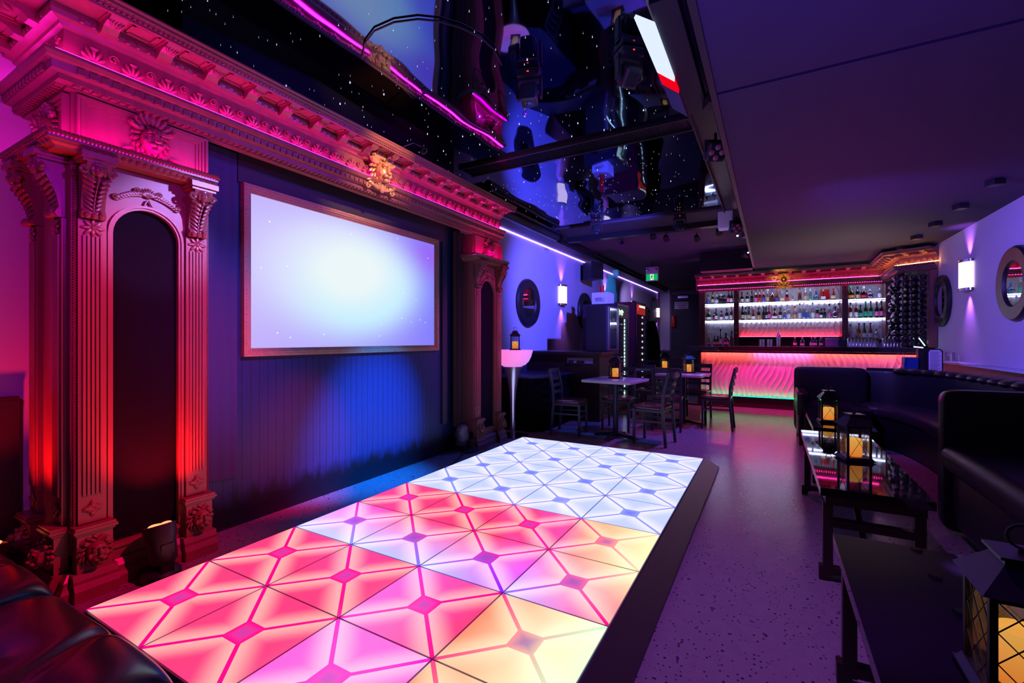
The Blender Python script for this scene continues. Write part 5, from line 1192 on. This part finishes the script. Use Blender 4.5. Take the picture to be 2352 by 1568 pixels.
# hanging stemware
def glass_proto(name, prof, n=16): return MB().lathe(prof, n=n, cap=False).build(name, 'glass', None, True)
stem = [(0.034, 0), (0.033, -0.003), (0.005, -0.008), (0.004, -0.075), (0.02, -0.09), (0.036, -0.12), (0.037, -0.15), (0.030, -0.18)]
p = None; xs = [-1.20+0.085*i for i in range(6)]+[-0.52+0.10*i for i in range(17)]+[1.40+0.085*i for i in range(6)]
for i, x in enumerate(xs):
    bay = 'left' if i < 6 else 'middle' if i < 23 else 'right'; k = i if i < 6 else i-6 if i < 23 else i-23
    if p is None: p = glass_proto('hanging_wine_glass', stem); o = p
    else: o = copy_tree(p)
    o.location = (x, BY+0.16+0.05*(i % 2), 1.668); tag(o, 'stemmed glass hanging upside down in %s bay, %s from left' % (bay, ORD[k]), 'glass', 'stemware hanging under the lower lit shelf')
# tumblers on the counter, upside down
tum = [(0.042, 0), (0.042, 0.004), (0.034, 0.14), (0.030, 0.145), (0.001, 0.142)]
p = None; cnt = 0
for nm, pxa, pxb, n in (('left cluster', 1952, 2012, 8), ('right cluster', 2032, 2080, 7)):
    for row in range(3):
        for i in range(n):
            y = 9.78+0.10*row; px = pxa+(pxb-pxa)*(i+0.35*(row % 2))/(n-0.6)
            if p is None: p = MB().lathe(tum, n=14, cap=False).build('tumbler', glass('bright_glass', (0.74, 0.77, 0.86), 0.9, 0.15), None, True); o = p
            else: o = copy_tree(p)
            o.location = (px2x(px, y), y, 1.151)
            tag(o, 'upturned tumbler, %s on counter, %s row, %s from left' % (nm, ('front', 'second', 'rear')[row], ORD[i]), 'glass', 'upturned tumblers on the bar counter')
jug = [(0.07, 0), (0.11, 0.02), (0.135, 0.09), (0.125, 0.16), (0.085, 0.21), (0.06, 0.225), (0.062, 0.235)]
for i, px in enumerate((2104, 2128)):
    o = empty('glass_pitcher', (px2x(px, 9.95)-0.06+0.02*i, 9.85-0.26*i, 1.151), ('left' if i == 0 else 'right')+' round glass pitcher at the wall end of the bar counter', 'pitcher', 'round glass pitchers')
    MB().lathe(jug, n=28, cap=False).build('pitcher_body', 'glass', o, True)
    MB().tube([(0.05, 0.0, 0.22), (0.09, 0, 0.26), (0.12, 0, 0.31)], 0.004, 6).build('stirrer', 'glass', o)
for i in range(6):
    o = MB().lathe([(0.036, 0), (0.04, 0.005), (0.044, 0.13)], n=14, cap=False).build('tumbler', 'glass', None, True); o.location = (1.80+0.085*(i % 5), 8.86+0.10*(i//5), 0.976+0.0)
    o.location = (2.14+0.04*(i % 2), 8.2+0.16*i, 0.977); tag(o, 'tumbler on the right wall ledge below the round mirror, %s from the camera' % ORD[i], 'glass', 'tumblers on the right wall ledge')
# counter kit
tag(MB().lathe([(0.055, 0), (0.055, 0.13), (0.052, 0.13), (0.05, 0.01)], n=24).build('steel_tub', 'chrome', None, True, loc=(px2x(1750, 10.1), 10.1, 1.151)), 'first polished steel tub on the counter, left of the tall shaker', 'container')
tag(MB().lathe([(0.055, 0), (0.055, 0.13), (0.052, 0.13), (0.05, 0.01)], n=24).build('steel_tub', 'chrome', None, True, loc=(px2x(1768, 10.1), 10.1, 1.151)), 'second polished steel tub on the counter, touching the tall shaker', 'container')
tag(MB().lathe([(0.04, 0), (0.045, 0.16), (0.04, 0.2), (0.02, 0.24), (0.01, 0.27)], n=20).build('cocktail_shaker', 'chrome', None, True, loc=(px2x(1788, 10.1), 10.1, 1.151)), 'tall polished cocktail shaker standing on the bar counter', 'shaker')
tag(MB().bbox(px2x(1896, 10.1), px2x(1928, 10.1), 10.05, 10.2, 1.151, 1.30, 0.01).build('card_terminal', mat('violet_plastic', (0.25, 0.2, 0.4), 0.4)), 'small till screen on the counter near the middle post', 'till')
g = empty('straw_caddy', (px2x(1935, 9.95), 9.95, 1.151), 'dark caddy of black straws on the bar counter left of the tumblers', 'caddy')
MB().box(-0.06, 0.06, -0.05, 0.05, 0, 0.12).build('holder', 'plastic', g)
for k in range(6): MB().cyl((-0.04+0.016*k, 0, 0.1), (-0.05+0.02*k, 0, 0.2), 0.005, n=6).build('straw', 'plastic', g)
for i, (px, kd, gt) in enumerate(((1826, 'bell', 'rose'), (1843, 'squat', 'clear'), (1864, 'bell', 'clear'), (1872, 'spirit', 'clear'), (1886, 'spirit', 'rose'))):
    bottle(kd, gt, 'w', 'w', px2x(px, 10.15), 10.15, 1.151, 0.17, '%s small bottle on the counter, %s from the shaker' % (GN[gt], ORD[i]), 'small bottles on the bar counter')
# ------------------------------------------------------------ wine rack
g = empty('wine_rack', (0, 0, 0), 'wooden-framed wine peg rack at the right end of the bar', 'wine rack')
MB().box(2.16, 2.24, 9.43, 10.9, 1.155, 2.36).build('rack_back', mat('rack_board', (0.35, 0.27, 0.2), 0.6), g)
for y in (9.36, 10.9): MB().box(2.15, 2.24, y, y+0.07, 1.155, 2.36).build('rack_frame', 'wood', g)
mb = MB()
ROWS = [1.20+0.098*i for i in range(12)]
for z in ROWS:
    for y in (9.58, 9.78, 10.08, 10.28, 10.56, 10.76): mb.cyl((2.16, y, z-0.042), ({9.58: 1.76, 9.78: 1.76, 10.08: 1.80, 10.28: 1.80}.get(y, 1.92), y, z-0.042), 0.004, n=6)
mb.build('pegs', 'metal_black', g)
wp = None
wbm = mat('wine_bottle_glass', (0.01, 0.012, 0.012), 0.07, spec=0.9)
foils = [LT['k'], LT['k'], LT['p'], LT['c'], LT['k']]
protos = []
for fm_ in range(3):
    b = MB(); b.T = RX(-PI/2) ; b.lathe([(0.020, 0.012), (0.030, 0.0), (0.037, 0.004), (0.0375, 0.17), (0.030, 0.20), (0.0145, 0.235), (0.0145, 0.285)], n=16)
    o = b.build('wine_bottle', wbm, None, True); c_ = MB(); c_.T = RX(-PI/2); c_.lathe([(0.0155, 0.235), (0.0155, 0.30)], n=10); c_.build('foil', [LT['k'], LT['p'], LT['c']][fm_], o, True)
    c_ = MB(); c_.T = RX(-PI/2); c_.lathe([(0.0382, 0.04), (0.0382, 0.13)], n=16, cap=False); c_.build('bottle_label', LT['w'], o, True)
    protos.append(o)
used = set()
for r, z in enumerate(ROWS):
    for cI, y in enumerate((9.50, 10.02, 10.50)):
        for dI, x in enumerate(((2.10, 1.99, 1.88, 1.78), (2.10, 2.0, 1.90, 1.82), (2.10, 2.02, 1.94))[cI]):
            if dI == 3 and (r+cI) % 3 == 0: continue
            k = (r*5+cI*3+dI*7) % 11; k = 1 if k == 3 else 2 if k == 7 else 0
            o = protos[k] if k not in used else copy_tree(protos[k]); used.add(k)
            o.location = (x, y, z); tag(o, 'dark wine bottle in peg rack, %s row up, %s stack along, %s out from wall' % (ORD[r], ORD[cI], ORD[dI]), 'wine bottle', 'wine bottles lying in the peg rack')
tag(MB().tube([(2.02, 9.35, 1.30), (2.08, 9.30, 1.18)], 0.007, 8).tube([(1.95, 9.32, 1.165), (2.06, 9.30, 1.15)], 0.007, 8).build('light_stick', E_['cooler']), 'small glaring white light sticks below the wine rack', 'light')
tag(MB().tube([(1.945, BY-0.03, 1.66), (1.94, BY-0.04, 1.5), (1.92, BY-0.06, 1.38), (1.86, BY-0.10, 1.28), (1.80, BY-0.12, 1.20)], 0.006, 6).build('yellow_cord', mat('yellow_cord', (0.6, 0.45, 0.15), 0.5)), 'yellow cord hanging down the right post of the back bar', 'cord')
# black box above the left of the bar
tag(MB().box(-1.30, -0.32, 10.35, 10.9, 2.71, ZC-0.035).build('duct_box', 'black'), 'black box hanging under the ceiling above the left of the back bar', 'box')

# ============================================================ LOW TABLES
def make_low(L_):
    o = empty('low_table', (0, 0, 0), '', 'table', 'low mirror-topped tables along the aisle')
    W = 0.455
    MB().box(0, W, 0, L_, 0.47, 0.512).build('tabletop', 'tinted_top', o)
    MB().box(0.025, W-0.025, 0.03, L_-0.03, 0.42, 0.469).build('apron', 'wood_dark', o)
    for y in (0.10, L_-0.10):
        for x in (0.04, W-0.04): 
            MB().box(x-0.022, x+0.022, y-0.022, y+0.022, 0.03, 0.42).build('leg', 'wood_dark', o)
        mb = MB(); mb.box(0.02, W-0.02, y-0.024, y+0.024, 0.29, 0.33); mb.build('crossbar', 'wood_dark', o)
        mb = MB(); mb.prism([(0.0, 0.0), (0.035, 0), (0.05, 0.035), (0.12, 0.04), (W-0.12, 0.04), (W-0.05, 0.035), (W-0.035, 0), (W, 0), (W, 0.075), (0, 0.075)], y-0.023, y+0.023, 'y'); mb.build('foot_rail', 'wood_dark', o)
    mb = MB(); mb.prism([(0.12, 0.05), (0.16, 0.05), (L_/2+0.02, 0.40), (L_/2-0.02, 0.40)], W/2-0.015, W/2+0.015, 'x'); mb.prism([(L_-0.16, 0.05), (L_-0.12, 0.05), (L_/2+0.02, 0.40), (L_/2-0.02, 0.40)], W/2-0.014, W/2+0.014, 'x'); mb.build('diagonal_brace', 'wood_dark', o)
    return o
o = make_low(1.74); o.location = (0.225, 2.85, 0); o['label'] = 'middle low table whose mirror top reflects the bar shelves'
o = make_low(1.70); o.location = (0.215, 0.50, 0); o['label'] = 'nearest dark low table at the bottom right, with the large lantern'
o = make_low(1.55); o.location = (0.325, 4.78, 0); o['label'] = 'farthest low table, in front of the tall sofa back'

# ============================================================ SOFAS
def cush(o, c, r, e=0.3, name='cushion', m='leather', nu=56, nv=28, tufts=None):
    def fn(p):
        z = p[2]
        if tufts and p[2] > 0:
            for (tx, ty) in tufts:
                d2 = (p[0]-tx)**2+(p[1]-ty)**2; z -= 0.03*math.exp(-d2/0.0022)+0.016*math.exp(-d2/0.012)
        return [p[0], p[1], z]
    return MB().sq(c, r, e, 0.22, nu, nv, fn).build(name, m, o, True)
# near left sofa, its cushions face the dance floor
g = empty('leather_sofa', (0, 0, 0), 'black buttoned leather sofa at the bottom left corner', 'sofa')
MB().bbox(-3.0, -1.38, -0.30, 0.50, 0.06, 0.30, 0.02).build('base', 'leather', g)
def near_c(cx):
    def fn(p):
        x, y, z = p
        if z > 0:
            for (tx, ty) in ((-0.02, 0.17), (-0.27, 0.14), (0.13, 0.0), (-0.13, -0.03), (0.27, 0.13), (0.02, -0.2)):
                d2 = (x-tx)**2+(y-ty)**2; z -= 0.032*math.exp(-d2/0.0010)+0.020*math.exp(-d2/0.008)
            z += 0.008*math.sin(x*11+y*7)*max(0, 1-abs(y)/0.4)
            z += 0.012*math.cos(x*3)*math.cos(y*4)
            z -= 0.010*math.exp(-((x-0.25+0.5*y)/0.03)**2)*(1 if y > 0 else 0.3)
        return [x*(1+0.03*math.sin(y*9)), y*(1+0.012*math.sin(x*8)), z]
    nu, nv, A, B, H = 130, 110, 0.415, 0.44, 0.115; vs = []; fs = []
    for sgn in (1, -1):
        for j in range(nv+1):
            v = math.sin(PI/2*math.sin(PI/2*(-1+2*j/nv))) if False else -1+2*j/nv
            for i in range(nu+1):
                u = -1+2*i/nu; uu = math.copysign(1-(1-abs(u))**1.25, u); vv = math.copysign(1-(1-abs(v))**1.25, v)
                hh = H*max(0.0, (1-abs(uu)**9)*(1-abs(vv)**9))**0.34
                p = [A*uu*(1-0.035*abs(vv)**4*(1-hh/H)), B*vv, sgn*hh]
                if sgn > 0: p = fn(p)
                vs.append((cx+p[0], 0.16+p[1], 0.35+p[2]))
    m_ = (nu+1)*(nv+1)
    for sgn in (0, 1):
        for j in range(nv):
            for i in range(nu): q = sgn*m_+j*(nu+1)+i; fs.append((q, q+1, q+nu+2, q+nu+1))
    o = MB().add(vs, fs).build('seat_cushion', 'leather_near', g, True)
    return o
near_c(-1.715); near_c(-2.54)
cush(g, (-2.13, -0.30, 0.62), (0.84, 0.12, 0.26), 0.3, 'back_cushion')
for x in (-2.9, -1.5): MB().cyl((x, 0.42, 0), (x, 0.42, 0.07), 0.025).build('foot', 'wood_dark', g); MB().cyl((x, -0.22, 0), (x, -0.22, 0.07), 0.025).build('foot', 'wood_dark', g)
# far sofa across the bay
g = empty('leather_sofa', (0, 0, 0), 'black sofa with tall flat back facing the camera, before the glowing bar', 'sofa')
MB().sq((0.660, 7.18, 0.50), (0.388, 0.10, 0.42), 0.14, 0.2, 48, 32).build('backrest', 'leather', g, True)
cush(g, (0.645, 6.78, 0.42), (0.37, 0.33, 0.08), 0.3, 'seat_cushion')
MB().bbox(0.29, 1.0, 6.46, 7.2, 0.10, 0.37, 0.02).build('base', 'leather', g)
MB().sq((0.335, 6.80, 0.50), (0.06, 0.36, 0.16), 0.3, 0.3, 32, 20).build('armrest', 'leather', g, True)
for x, y in ((0.33, 6.52), (0.96, 6.52), (0.33, 7.15), (0.96, 7.15)): MB().box(x-0.03, x+0.03, y-0.03, y+0.03, 0, 0.11).build('foot', 'wood_dark', g)
# corner banquette curving along the right wall
g = empty('corner_banquette', (0, 0, 0), 'long curved black leather banquette along the right wall, beyond the low partition', 'banquette')
path = [(1.05, 7.22), (1.35, 7.12), (1.62, 6.75), (1.74, 6.2), (1.78, 5.6), (1.80, 4.9), (1.80, 4.12)]
def smooth(pth, n=6):
    P = [Vector(p) for p in pth]; out = []
    for i in range(len(P)-1):
        p0 = P[max(0, i-1)]; p1 = P[i]; p2 = P[i+1]; p3 = P[min(len(P)-1, i+2)]
        for k in range(n):
            t = k/n; out.append(0.5*((2*p1)+(p2-p0)*t+(2*p0-5*p1+4*p2-p3)*t*t+(3*p1-p0-3*p2+p3)*t**3))
    out.append(P[-1]); return [tuple(p) for p in out]
sp_ = smooth(path)
def rr(o0, o1, z0, z1, r=0.05, n=5):
    pts = []
    for cx, cz, a0 in ((o1-r, z1-r, 0), (o0+r, z1-r, PI/2), (o0+r, z0+r, PI), (o1-r, z0+r, 1.5*PI)):
        for k in range(n+1): a = a0+PI/2*k/n; pts.append((cx+r*math.cos(a), cz+r*math.sin(a)))
    return pts
MB().sweep(sp_, rr(-0.16, 0.0, 0.12, 0.92, 0.06)).build('backrest', 'leather', g, True)
MB().sweep(sp_, rr(-0.0, 0.46, 0.36, 0.50, 0.05)).build('seat', mat('seat_leather', (0.02, 0.014, 0.02), 0.42, spec=0.5), g, True)
MB().sweep(sp_, rr(0.0, 0.42, 0.02, 0.355, 0.02)).build('base', 'leather', g, True)
mb = MB()
for i in range(6, len(sp_)-1, 2):
    a = Vector(sp_[i]); b = Vector(sp_[i+1]); d = (b-a).normalized(); nrm = Vector((d.y, -d.x)); q = a-nrm*0.07
    mb.ell((q.x, q.y, 0.885), (0.10, 0.16, 0.045), 16, 8)
mb.build('head_roll', 'leather', g, True)
g = empty('partition_sofa', (0, 0, 0), 'nearest black leather booth with tall flat back panel and rolled seat edge', 'sofa')
MB().sq((1.615, 4.03, 0.49), (0.64, 0.055, 0.46), 0.12, 0.16, 48, 32).build('back_panel', 'leather', g, True)
MB().sweep([(1.62, -0.6), (1.62, 3.95)], rr(-0.60, 0.60, 0.08, 0.44, 0.03)).build('base', 'leather', g, True)
MB().sweep([(1.32, -0.6), (1.32, 3.96)], rr(-0.36, 0.36, 0.42, 0.60, 0.085, 8)).build('seat_cushion', 'leather', g, True)
mb = MB(); mb.sweep([(1.86, -0.6), (1.86, 3.96)], rr(-0.17, 0.17, 0.42, 0.93, 0.08, 8)); mb.build('backrest', 'leather', g, True)
# things behind the far sofa on a tall side table
g = empty('side_table', (1.62, 7.62, 0), 'dark tall side table behind the curved banquette, before the bar', 'table')
MB().box(-0.36, 0.36, -0.22, 0.22, 0.83, 0.86).build('tabletop', 'wood_dark', g)
MB().cyl((0, 0, 0.02), (0, 0, 0.83), 0.035).build('column', 'metal_black', g); MB().lathe([(0.24, 0), (0.24, 0.02)], n=24).build('base', 'metal_black', g)
o = empty('menu_stand', (px2x(2148, 7.55), 7.55, 0.86), 'black-framed printed menu card standing at the right of the bar', 'menu')
MB().prism([(-0.075, 0.0), (0.075, 0.0), (0.075, 0.27), (0.05, 0.30), (-0.05, 0.30), (-0.075, 0.27)], 0.0, 0.012, 'y').build('frame', 'plastic', o)
MB().prism([(-0.062, 0.015), (0.062, 0.015), (0.062, 0.262), (0.043, 0.287), (-0.043, 0.287), (-0.062, 0.262)], -0.002, 0.0, 'y').build('paper', 'white', o)
mb = MB()
for k in range(14): mb.box(-0.048, 0.048-0.012*(k % 3), -0.004, -0.002, 0.26-0.017*k, 0.264-0.017*k)
mb.build('printed_lines', 'plastic', o)
o = tag(MB().box(px2x(2109, 7.6), px2x(2132, 7.6), 7.60, 7.70, 0.86, 1.16).build('menu_holder', 'plastic'), 'plain black upright board left of the menu card', 'board')
o = tag(MB().bbox(px2x(2074, 7.6), px2x(2107, 7.6), 7.55, 7.68, 0.86, 1.05, 0.006).build('gift_box', 'bluebox'), 'blue printed box in front of the glowing bar, behind the banquette', 'box')
wg = [(0.034, 0), (0.033, 0.004), (0.005, 0.01), (0.004, 0.09), (0.025, 0.11), (0.042, 0.15), (0.042, 0.19), (0.034, 0.235)]
o = MB().lathe(wg, n=20, cap=False).build('wine_glass', 'glass', None, True); o.location = (px2x(2062, 7.5)+0.03, 7.5, 0.861); tag(o, 'stemmed wine glass standing left of the blue box', 'glass')

# ============================================================ LIGHTING RAIL AND FIXTURES
g = empty('lighting_rail', (0, 0, 0), 'black lighting rail running along the edge of the starry ceiling', 'lighting rail')
RAIL = g
MB().box(-0.56, -0.40, -1.5, 7.05, ZC-0.05, ZC-0.002).box(-0.57, -0.555, -1.5, 7.05, ZC-0.10, ZC-0.002).build('rail_box', 'metal_black', g)
MB().cyl((-0.36, -1.5, 3.02), (-0.36, 9.6, 3.02), 0.02).build('pipe', 'metal_black', g, True)
mb = MB()
for y in (0.5, 2.0, 3.4, 5.0, 6.4, 8.0, 9.4): mb.cyl((-0.36, y, 3.02), (-0.36, y, ZC-0.032), 0.010)
mb.build('hangers', 'metal_black', g)
o = empty('strobe_bar', (-0.52, 2.62, 2.98), 'bright white LED strobe bar with a red end on the ceiling rail', 'stage light')
MB().box(-0.01, 0.12, -0.30, 0.98, -0.03, 0.05).build('housing', 'metal_black', o)
mb = MB(); mb.prism([(-0.012, -0.06), (-0.12, 0.03), (-0.11, 0.045), (-0.01, -0.03)], -0.16, 0.42, 'y'); mb.build('lit_panel', E_['strobe'], o)
mb = MB(); mb.prism([(-0.012, -0.06), (-0.12, 0.03), (-0.11, 0.045), (-0.01, -0.03)], 0.421, 0.58, 'y'); mb.build('red_segment', E_['strobe_red'], o)
mb = MB(); mb.prism([(-0.012, -0.06), (-0.12, 0.03), (-0.11, 0.045), (-0.01, -0.03)], 0.581, 0.95, 'y'); mb.build('dark_segment', 'plastic', o)
MB().cyl((0.06, 0, 0.05), (0.06, 0, ZC-2.985), 0.012).build('hanger', 'metal_black', o)
def moving_head(loc, rz, label, aim=0.6):
    o = empty('moving_head', loc, label, 'stage light', 'moving head stage lights on the ceiling', rz)
    o.scale = (0.78, 0.78, 0.78)
    MB().bbox(-0.10, 0.10, -0.08, 0.08, -0.07, 0.0, 0.015).build('base', 'plastic', o)
    MB().box(-0.115, -0.095, -0.03, 0.03, -0.24, -0.05).box(0.095, 0.115, -0.03, 0.03, -0.24, -0.05).box(-0.115, 0.115, -0.03, 0.03, -0.085, -0.07).build('yoke', 'plastic', o)
    mb = MB(); mb.T = TR(0, 0, -0.21) @ RX(aim); mb.bbox(-0.075, 0.075, -0.07, 0.07, -0.08, 0.09, 0.03); mb.build('head', 'plastic', o)
    mb = MB(); mb.T = TR(0, 0, -0.21) @ RX(aim); mb.ell((0, 0, -0.08), (0.038, 0.038, 0.014), 16, 8); mb.build('lens', mat('blue_lens', (0.02, 0.04, 0.12), 0.08, spec=0.6), o, True)
    MB().ell((0.0, -0.081, -0.035), (0.01, 0.003, 0.006), 8, 4).build('display_light', E_['dotred'], o)
    return o
moving_head((-2.36, 6.82, ZC-0.001), 0.3, 'black moving head light at the far left corner of the starry ceiling', -0.3)
moving_head((-1.17, 7.10, ZC-0.031), 0.2, 'black moving head light at the middle of the starry ceiling far edge', -0.3)
moving_head((-0.80, 2.95, ZC-0.001), 0.8, 'moving head light hanging beside the white strobe bar', 0.9)
moving_head((-1.47, 2.84, ZC-0.001), 0.3, 'moving head light alone on the starry ceiling above the dance floor', -0.2)
def quad(loc, rz, label):
    o = empty('quad_par', loc, label, 'stage light', 'four-lens par lights on the rail', rz)
    MB().cyl((0, 0, 0), (0, 0, -0.06), 0.012).box(-0.09, 0.09, -0.012, 0.012, -0.07, -0.06).box(-0.09, -0.082, -0.012, 0.012, -0.16, -0.06).box(0.082, 0.09, -0.012, 0.012, -0.16, -0.06).build('bracket', 'metal_black', o)
    T = TR(0, 0, -0.15) @ RX(-0.9)
    mb = MB(); mb.T = T; mb.bbox(-0.08, 0.08, -0.08, 0.08, -0.04, 0.05, 0.025); mb.build('housing', 'plastic', o)
    lm = mat('rose_lens', (0.35, 0.12, 0.2), 0.15)
    for a in range(4):
        mb = MB(); mb.T = T @ TR(0.042*math.cos(a*PI/2+0.0), 0.042*math.sin(a*PI/2), -0.04); mb.ell((0, 0, 0), (0.024, 0.024, 0.008), 14, 6); mb.build('lens', lm, o, True)
    return o
quad((-0.40, 4.15, 3.0), 0.5, 'four-lens par light on the rail near the air diffuser'); quad((-0.42, 7.1, 3.0), 0.5, 'four-lens par light next to the white unit at the far end of the rail'); quad((-0.37, 9.4, 3.0), 0.5, 'smallest four-lens par light at the end of the rail above the bar')
o = empty('black_globe', (-0.45, 2.08, ZC-0.05), 'round black domed fixture on the rail above the strobe bar', 'stage light')
MB().ell((0, 0, -0.09), (0.085, 0.085, 0.085), 24, 14).build('dome', mat('glossy_black', (0.01, 0.01, 0.012), 0.08, spec=0.9), o, True); MB().lathe([(0.09, -0.07), (0.09, 0.0)], n=24).build('mount', 'metal_black', o, True)
def laser(loc, rz, label):
    o = empty('laser_box', loc, label, 'stage light', 'small laser projectors on the rail', rz)
    MB().bbox(-0.07, 0.07, -0.06, 0.06, -0.11, -0.02, 0.005).build('housing', 'plastic', o); MB().box(-0.01, 0.01, -0.01, 0.01, -0.02, 0.0).build('bracket', 'metal_black', o)
    MB().ell((-0.05, -0.062, -0.06), (0.006, 0.004, 0.006), 8, 5).build('indicator', E_['dotred'], o)
laser((-0.33, 3.44, 3.0), 0.5, 'small black laser box on the rail beside the ceiling seam'); laser((-0.24-0.08, 8.1, 3.0), 0.4, 'small black laser box on the rail near the bar')
o = tag(MB().bbox(-0.66, -0.46, 7.15, 7.32, 2.86, ZC-0.032, 0.02).build('projector', mat('projector_white', (0.75, 0.7, 0.9), 0.4, emit=(0.4, 0.25, 0.9), es=0.0)), 'white projector on the ceiling at the far end of the rail', 'projector')
spot('projector_fill', (-0.9, 6.9, 2.5), (-0.56, 7.2, 2.95), (0.4, 0.3, 1.0), 3.5, 50)  # added fill shining onto the projector casing, not its own beam
def spotcan(loc, rz, label, lit=None):
    o = empty('spot_can', loc, label, 'stage light', 'small black spot cans', rz)
    MB().cyl((0, 0, 0), (0, 0, -0.05), 0.01).build('stem', 'metal_black', o)
    mb = MB(); mb.T = TR(0, 0, -0.09) @ RX(-0.7); mb.lathe([(0.03, 0.06), (0.04, 0.04), (0.055, -0.05), (0.05, -0.05)], n=18); mb.build('can', 'plastic', o, True)
    mb = MB(); mb.T = TR(0, 0, -0.09) @ RX(-0.7); mb.lathe([(0.045, -0.045), (0.045, -0.04)], n=16); mb.build('lens', E_['dotblue'] if lit and lit == 2 else 'chrome', o)
for k, (x, y) in enumerate(((-2.38, 8.33), (-1.73, 7.88), (-1.57, 8.16), (-1.11, 8.42), (-0.73, 8.08), (-0.30, 9.0))):
    spotcan((x, y, ZC-0.031), 0.4, 'small black spot can under the dark back ceiling, %s from the left' % ORD[k])
for k, (x, y) in enumerate(((-0.42, 7.42), (-0.34, 8.95))):
    MB().ell((x, y, 2.80), (0.014, 0.014, 0.018), 10, 6).cyl((x, y, 2.81), (-0.36, y, 3.02), 0.004, n=6).build('pilot_lamp', E_['dotblue'] if False else 'metal_black', RAIL)
    MB().ell((x, y, 2.795), (0.015, 0.015, 0.018), 10, 6).build('pilot_light', E_['dotblue'], RAIL)
g = empty('ceiling_track', (0, 0, 0), 'black ribbed track beam crossing the dark ceiling before the bar', 'beam')
MB().box(-3.25, -0.32, 7.70, 7.84, ZC-0.11, ZC-0.032).build('track_body', 'metal_black', g)
g = empty('screen_housing', (0, 0, 0), 'long black roller housing along the top of the blue wall beside the pillar', 'housing')
MB().cyl((-3.20, 5.0, 3.02), (-3.20, 7.2, 3.02), 0.06, n=16).box(-3.265, -3.14, 5.0, 7.2, 3.075, 3.11).build('roller_tube', 'metal_black', g)
for k, y in enumerate((5.85, 6.73, 7.6, 8.45, 9.32)):
    o = MB().bbox(-0.05, 0.05, -0.05, 0.05, -0.055, 0.0, 0.006).build('ceiling_spot_box', 'plastic'); o.location = (1.80, y, 2.75); o.rotation_euler = (0, 0, 0.4)  # small spot heads, unlit
    tag(o, 'small black box under the purple ceiling near the right wall, %s from the camera' % ORD[k], 'ceiling fixture', 'small black boxes under the ceiling')
# hook hanging from ceiling and cable
tag(MB().tube([(-1.62, 3.05, ZC), (-1.62, 3.05, 3.02)], 0.002, 5).tube([(-1.62+0.012*math.sin(a*PI/5), 3.05, 2.995-0.024*math.cos(a*PI/5)) for a in range(11)], 0.003, 5).build('ceiling_hook', 'chrome'), 'thin wire with a metal hook hanging from the starry ceiling', 'hook')
pts = [(x, y, ZC-0.012) for x, y in ((-2.35, 2.138), (-2.215, 2.036), (-2.077, 1.983), (-1.92, 1.986), (-1.781, 2.035), (-1.682, 2.112), (-1.605, 2.22), (-1.553, 2.354), (-1.543, 2.491), (-1.585, 2.654))]
tag(MB().tube(pts, 0.006, 6).build('ceiling_cable', 'plastic'), 'black cable looping across the starry ceiling above the screen reflection', 'cable')
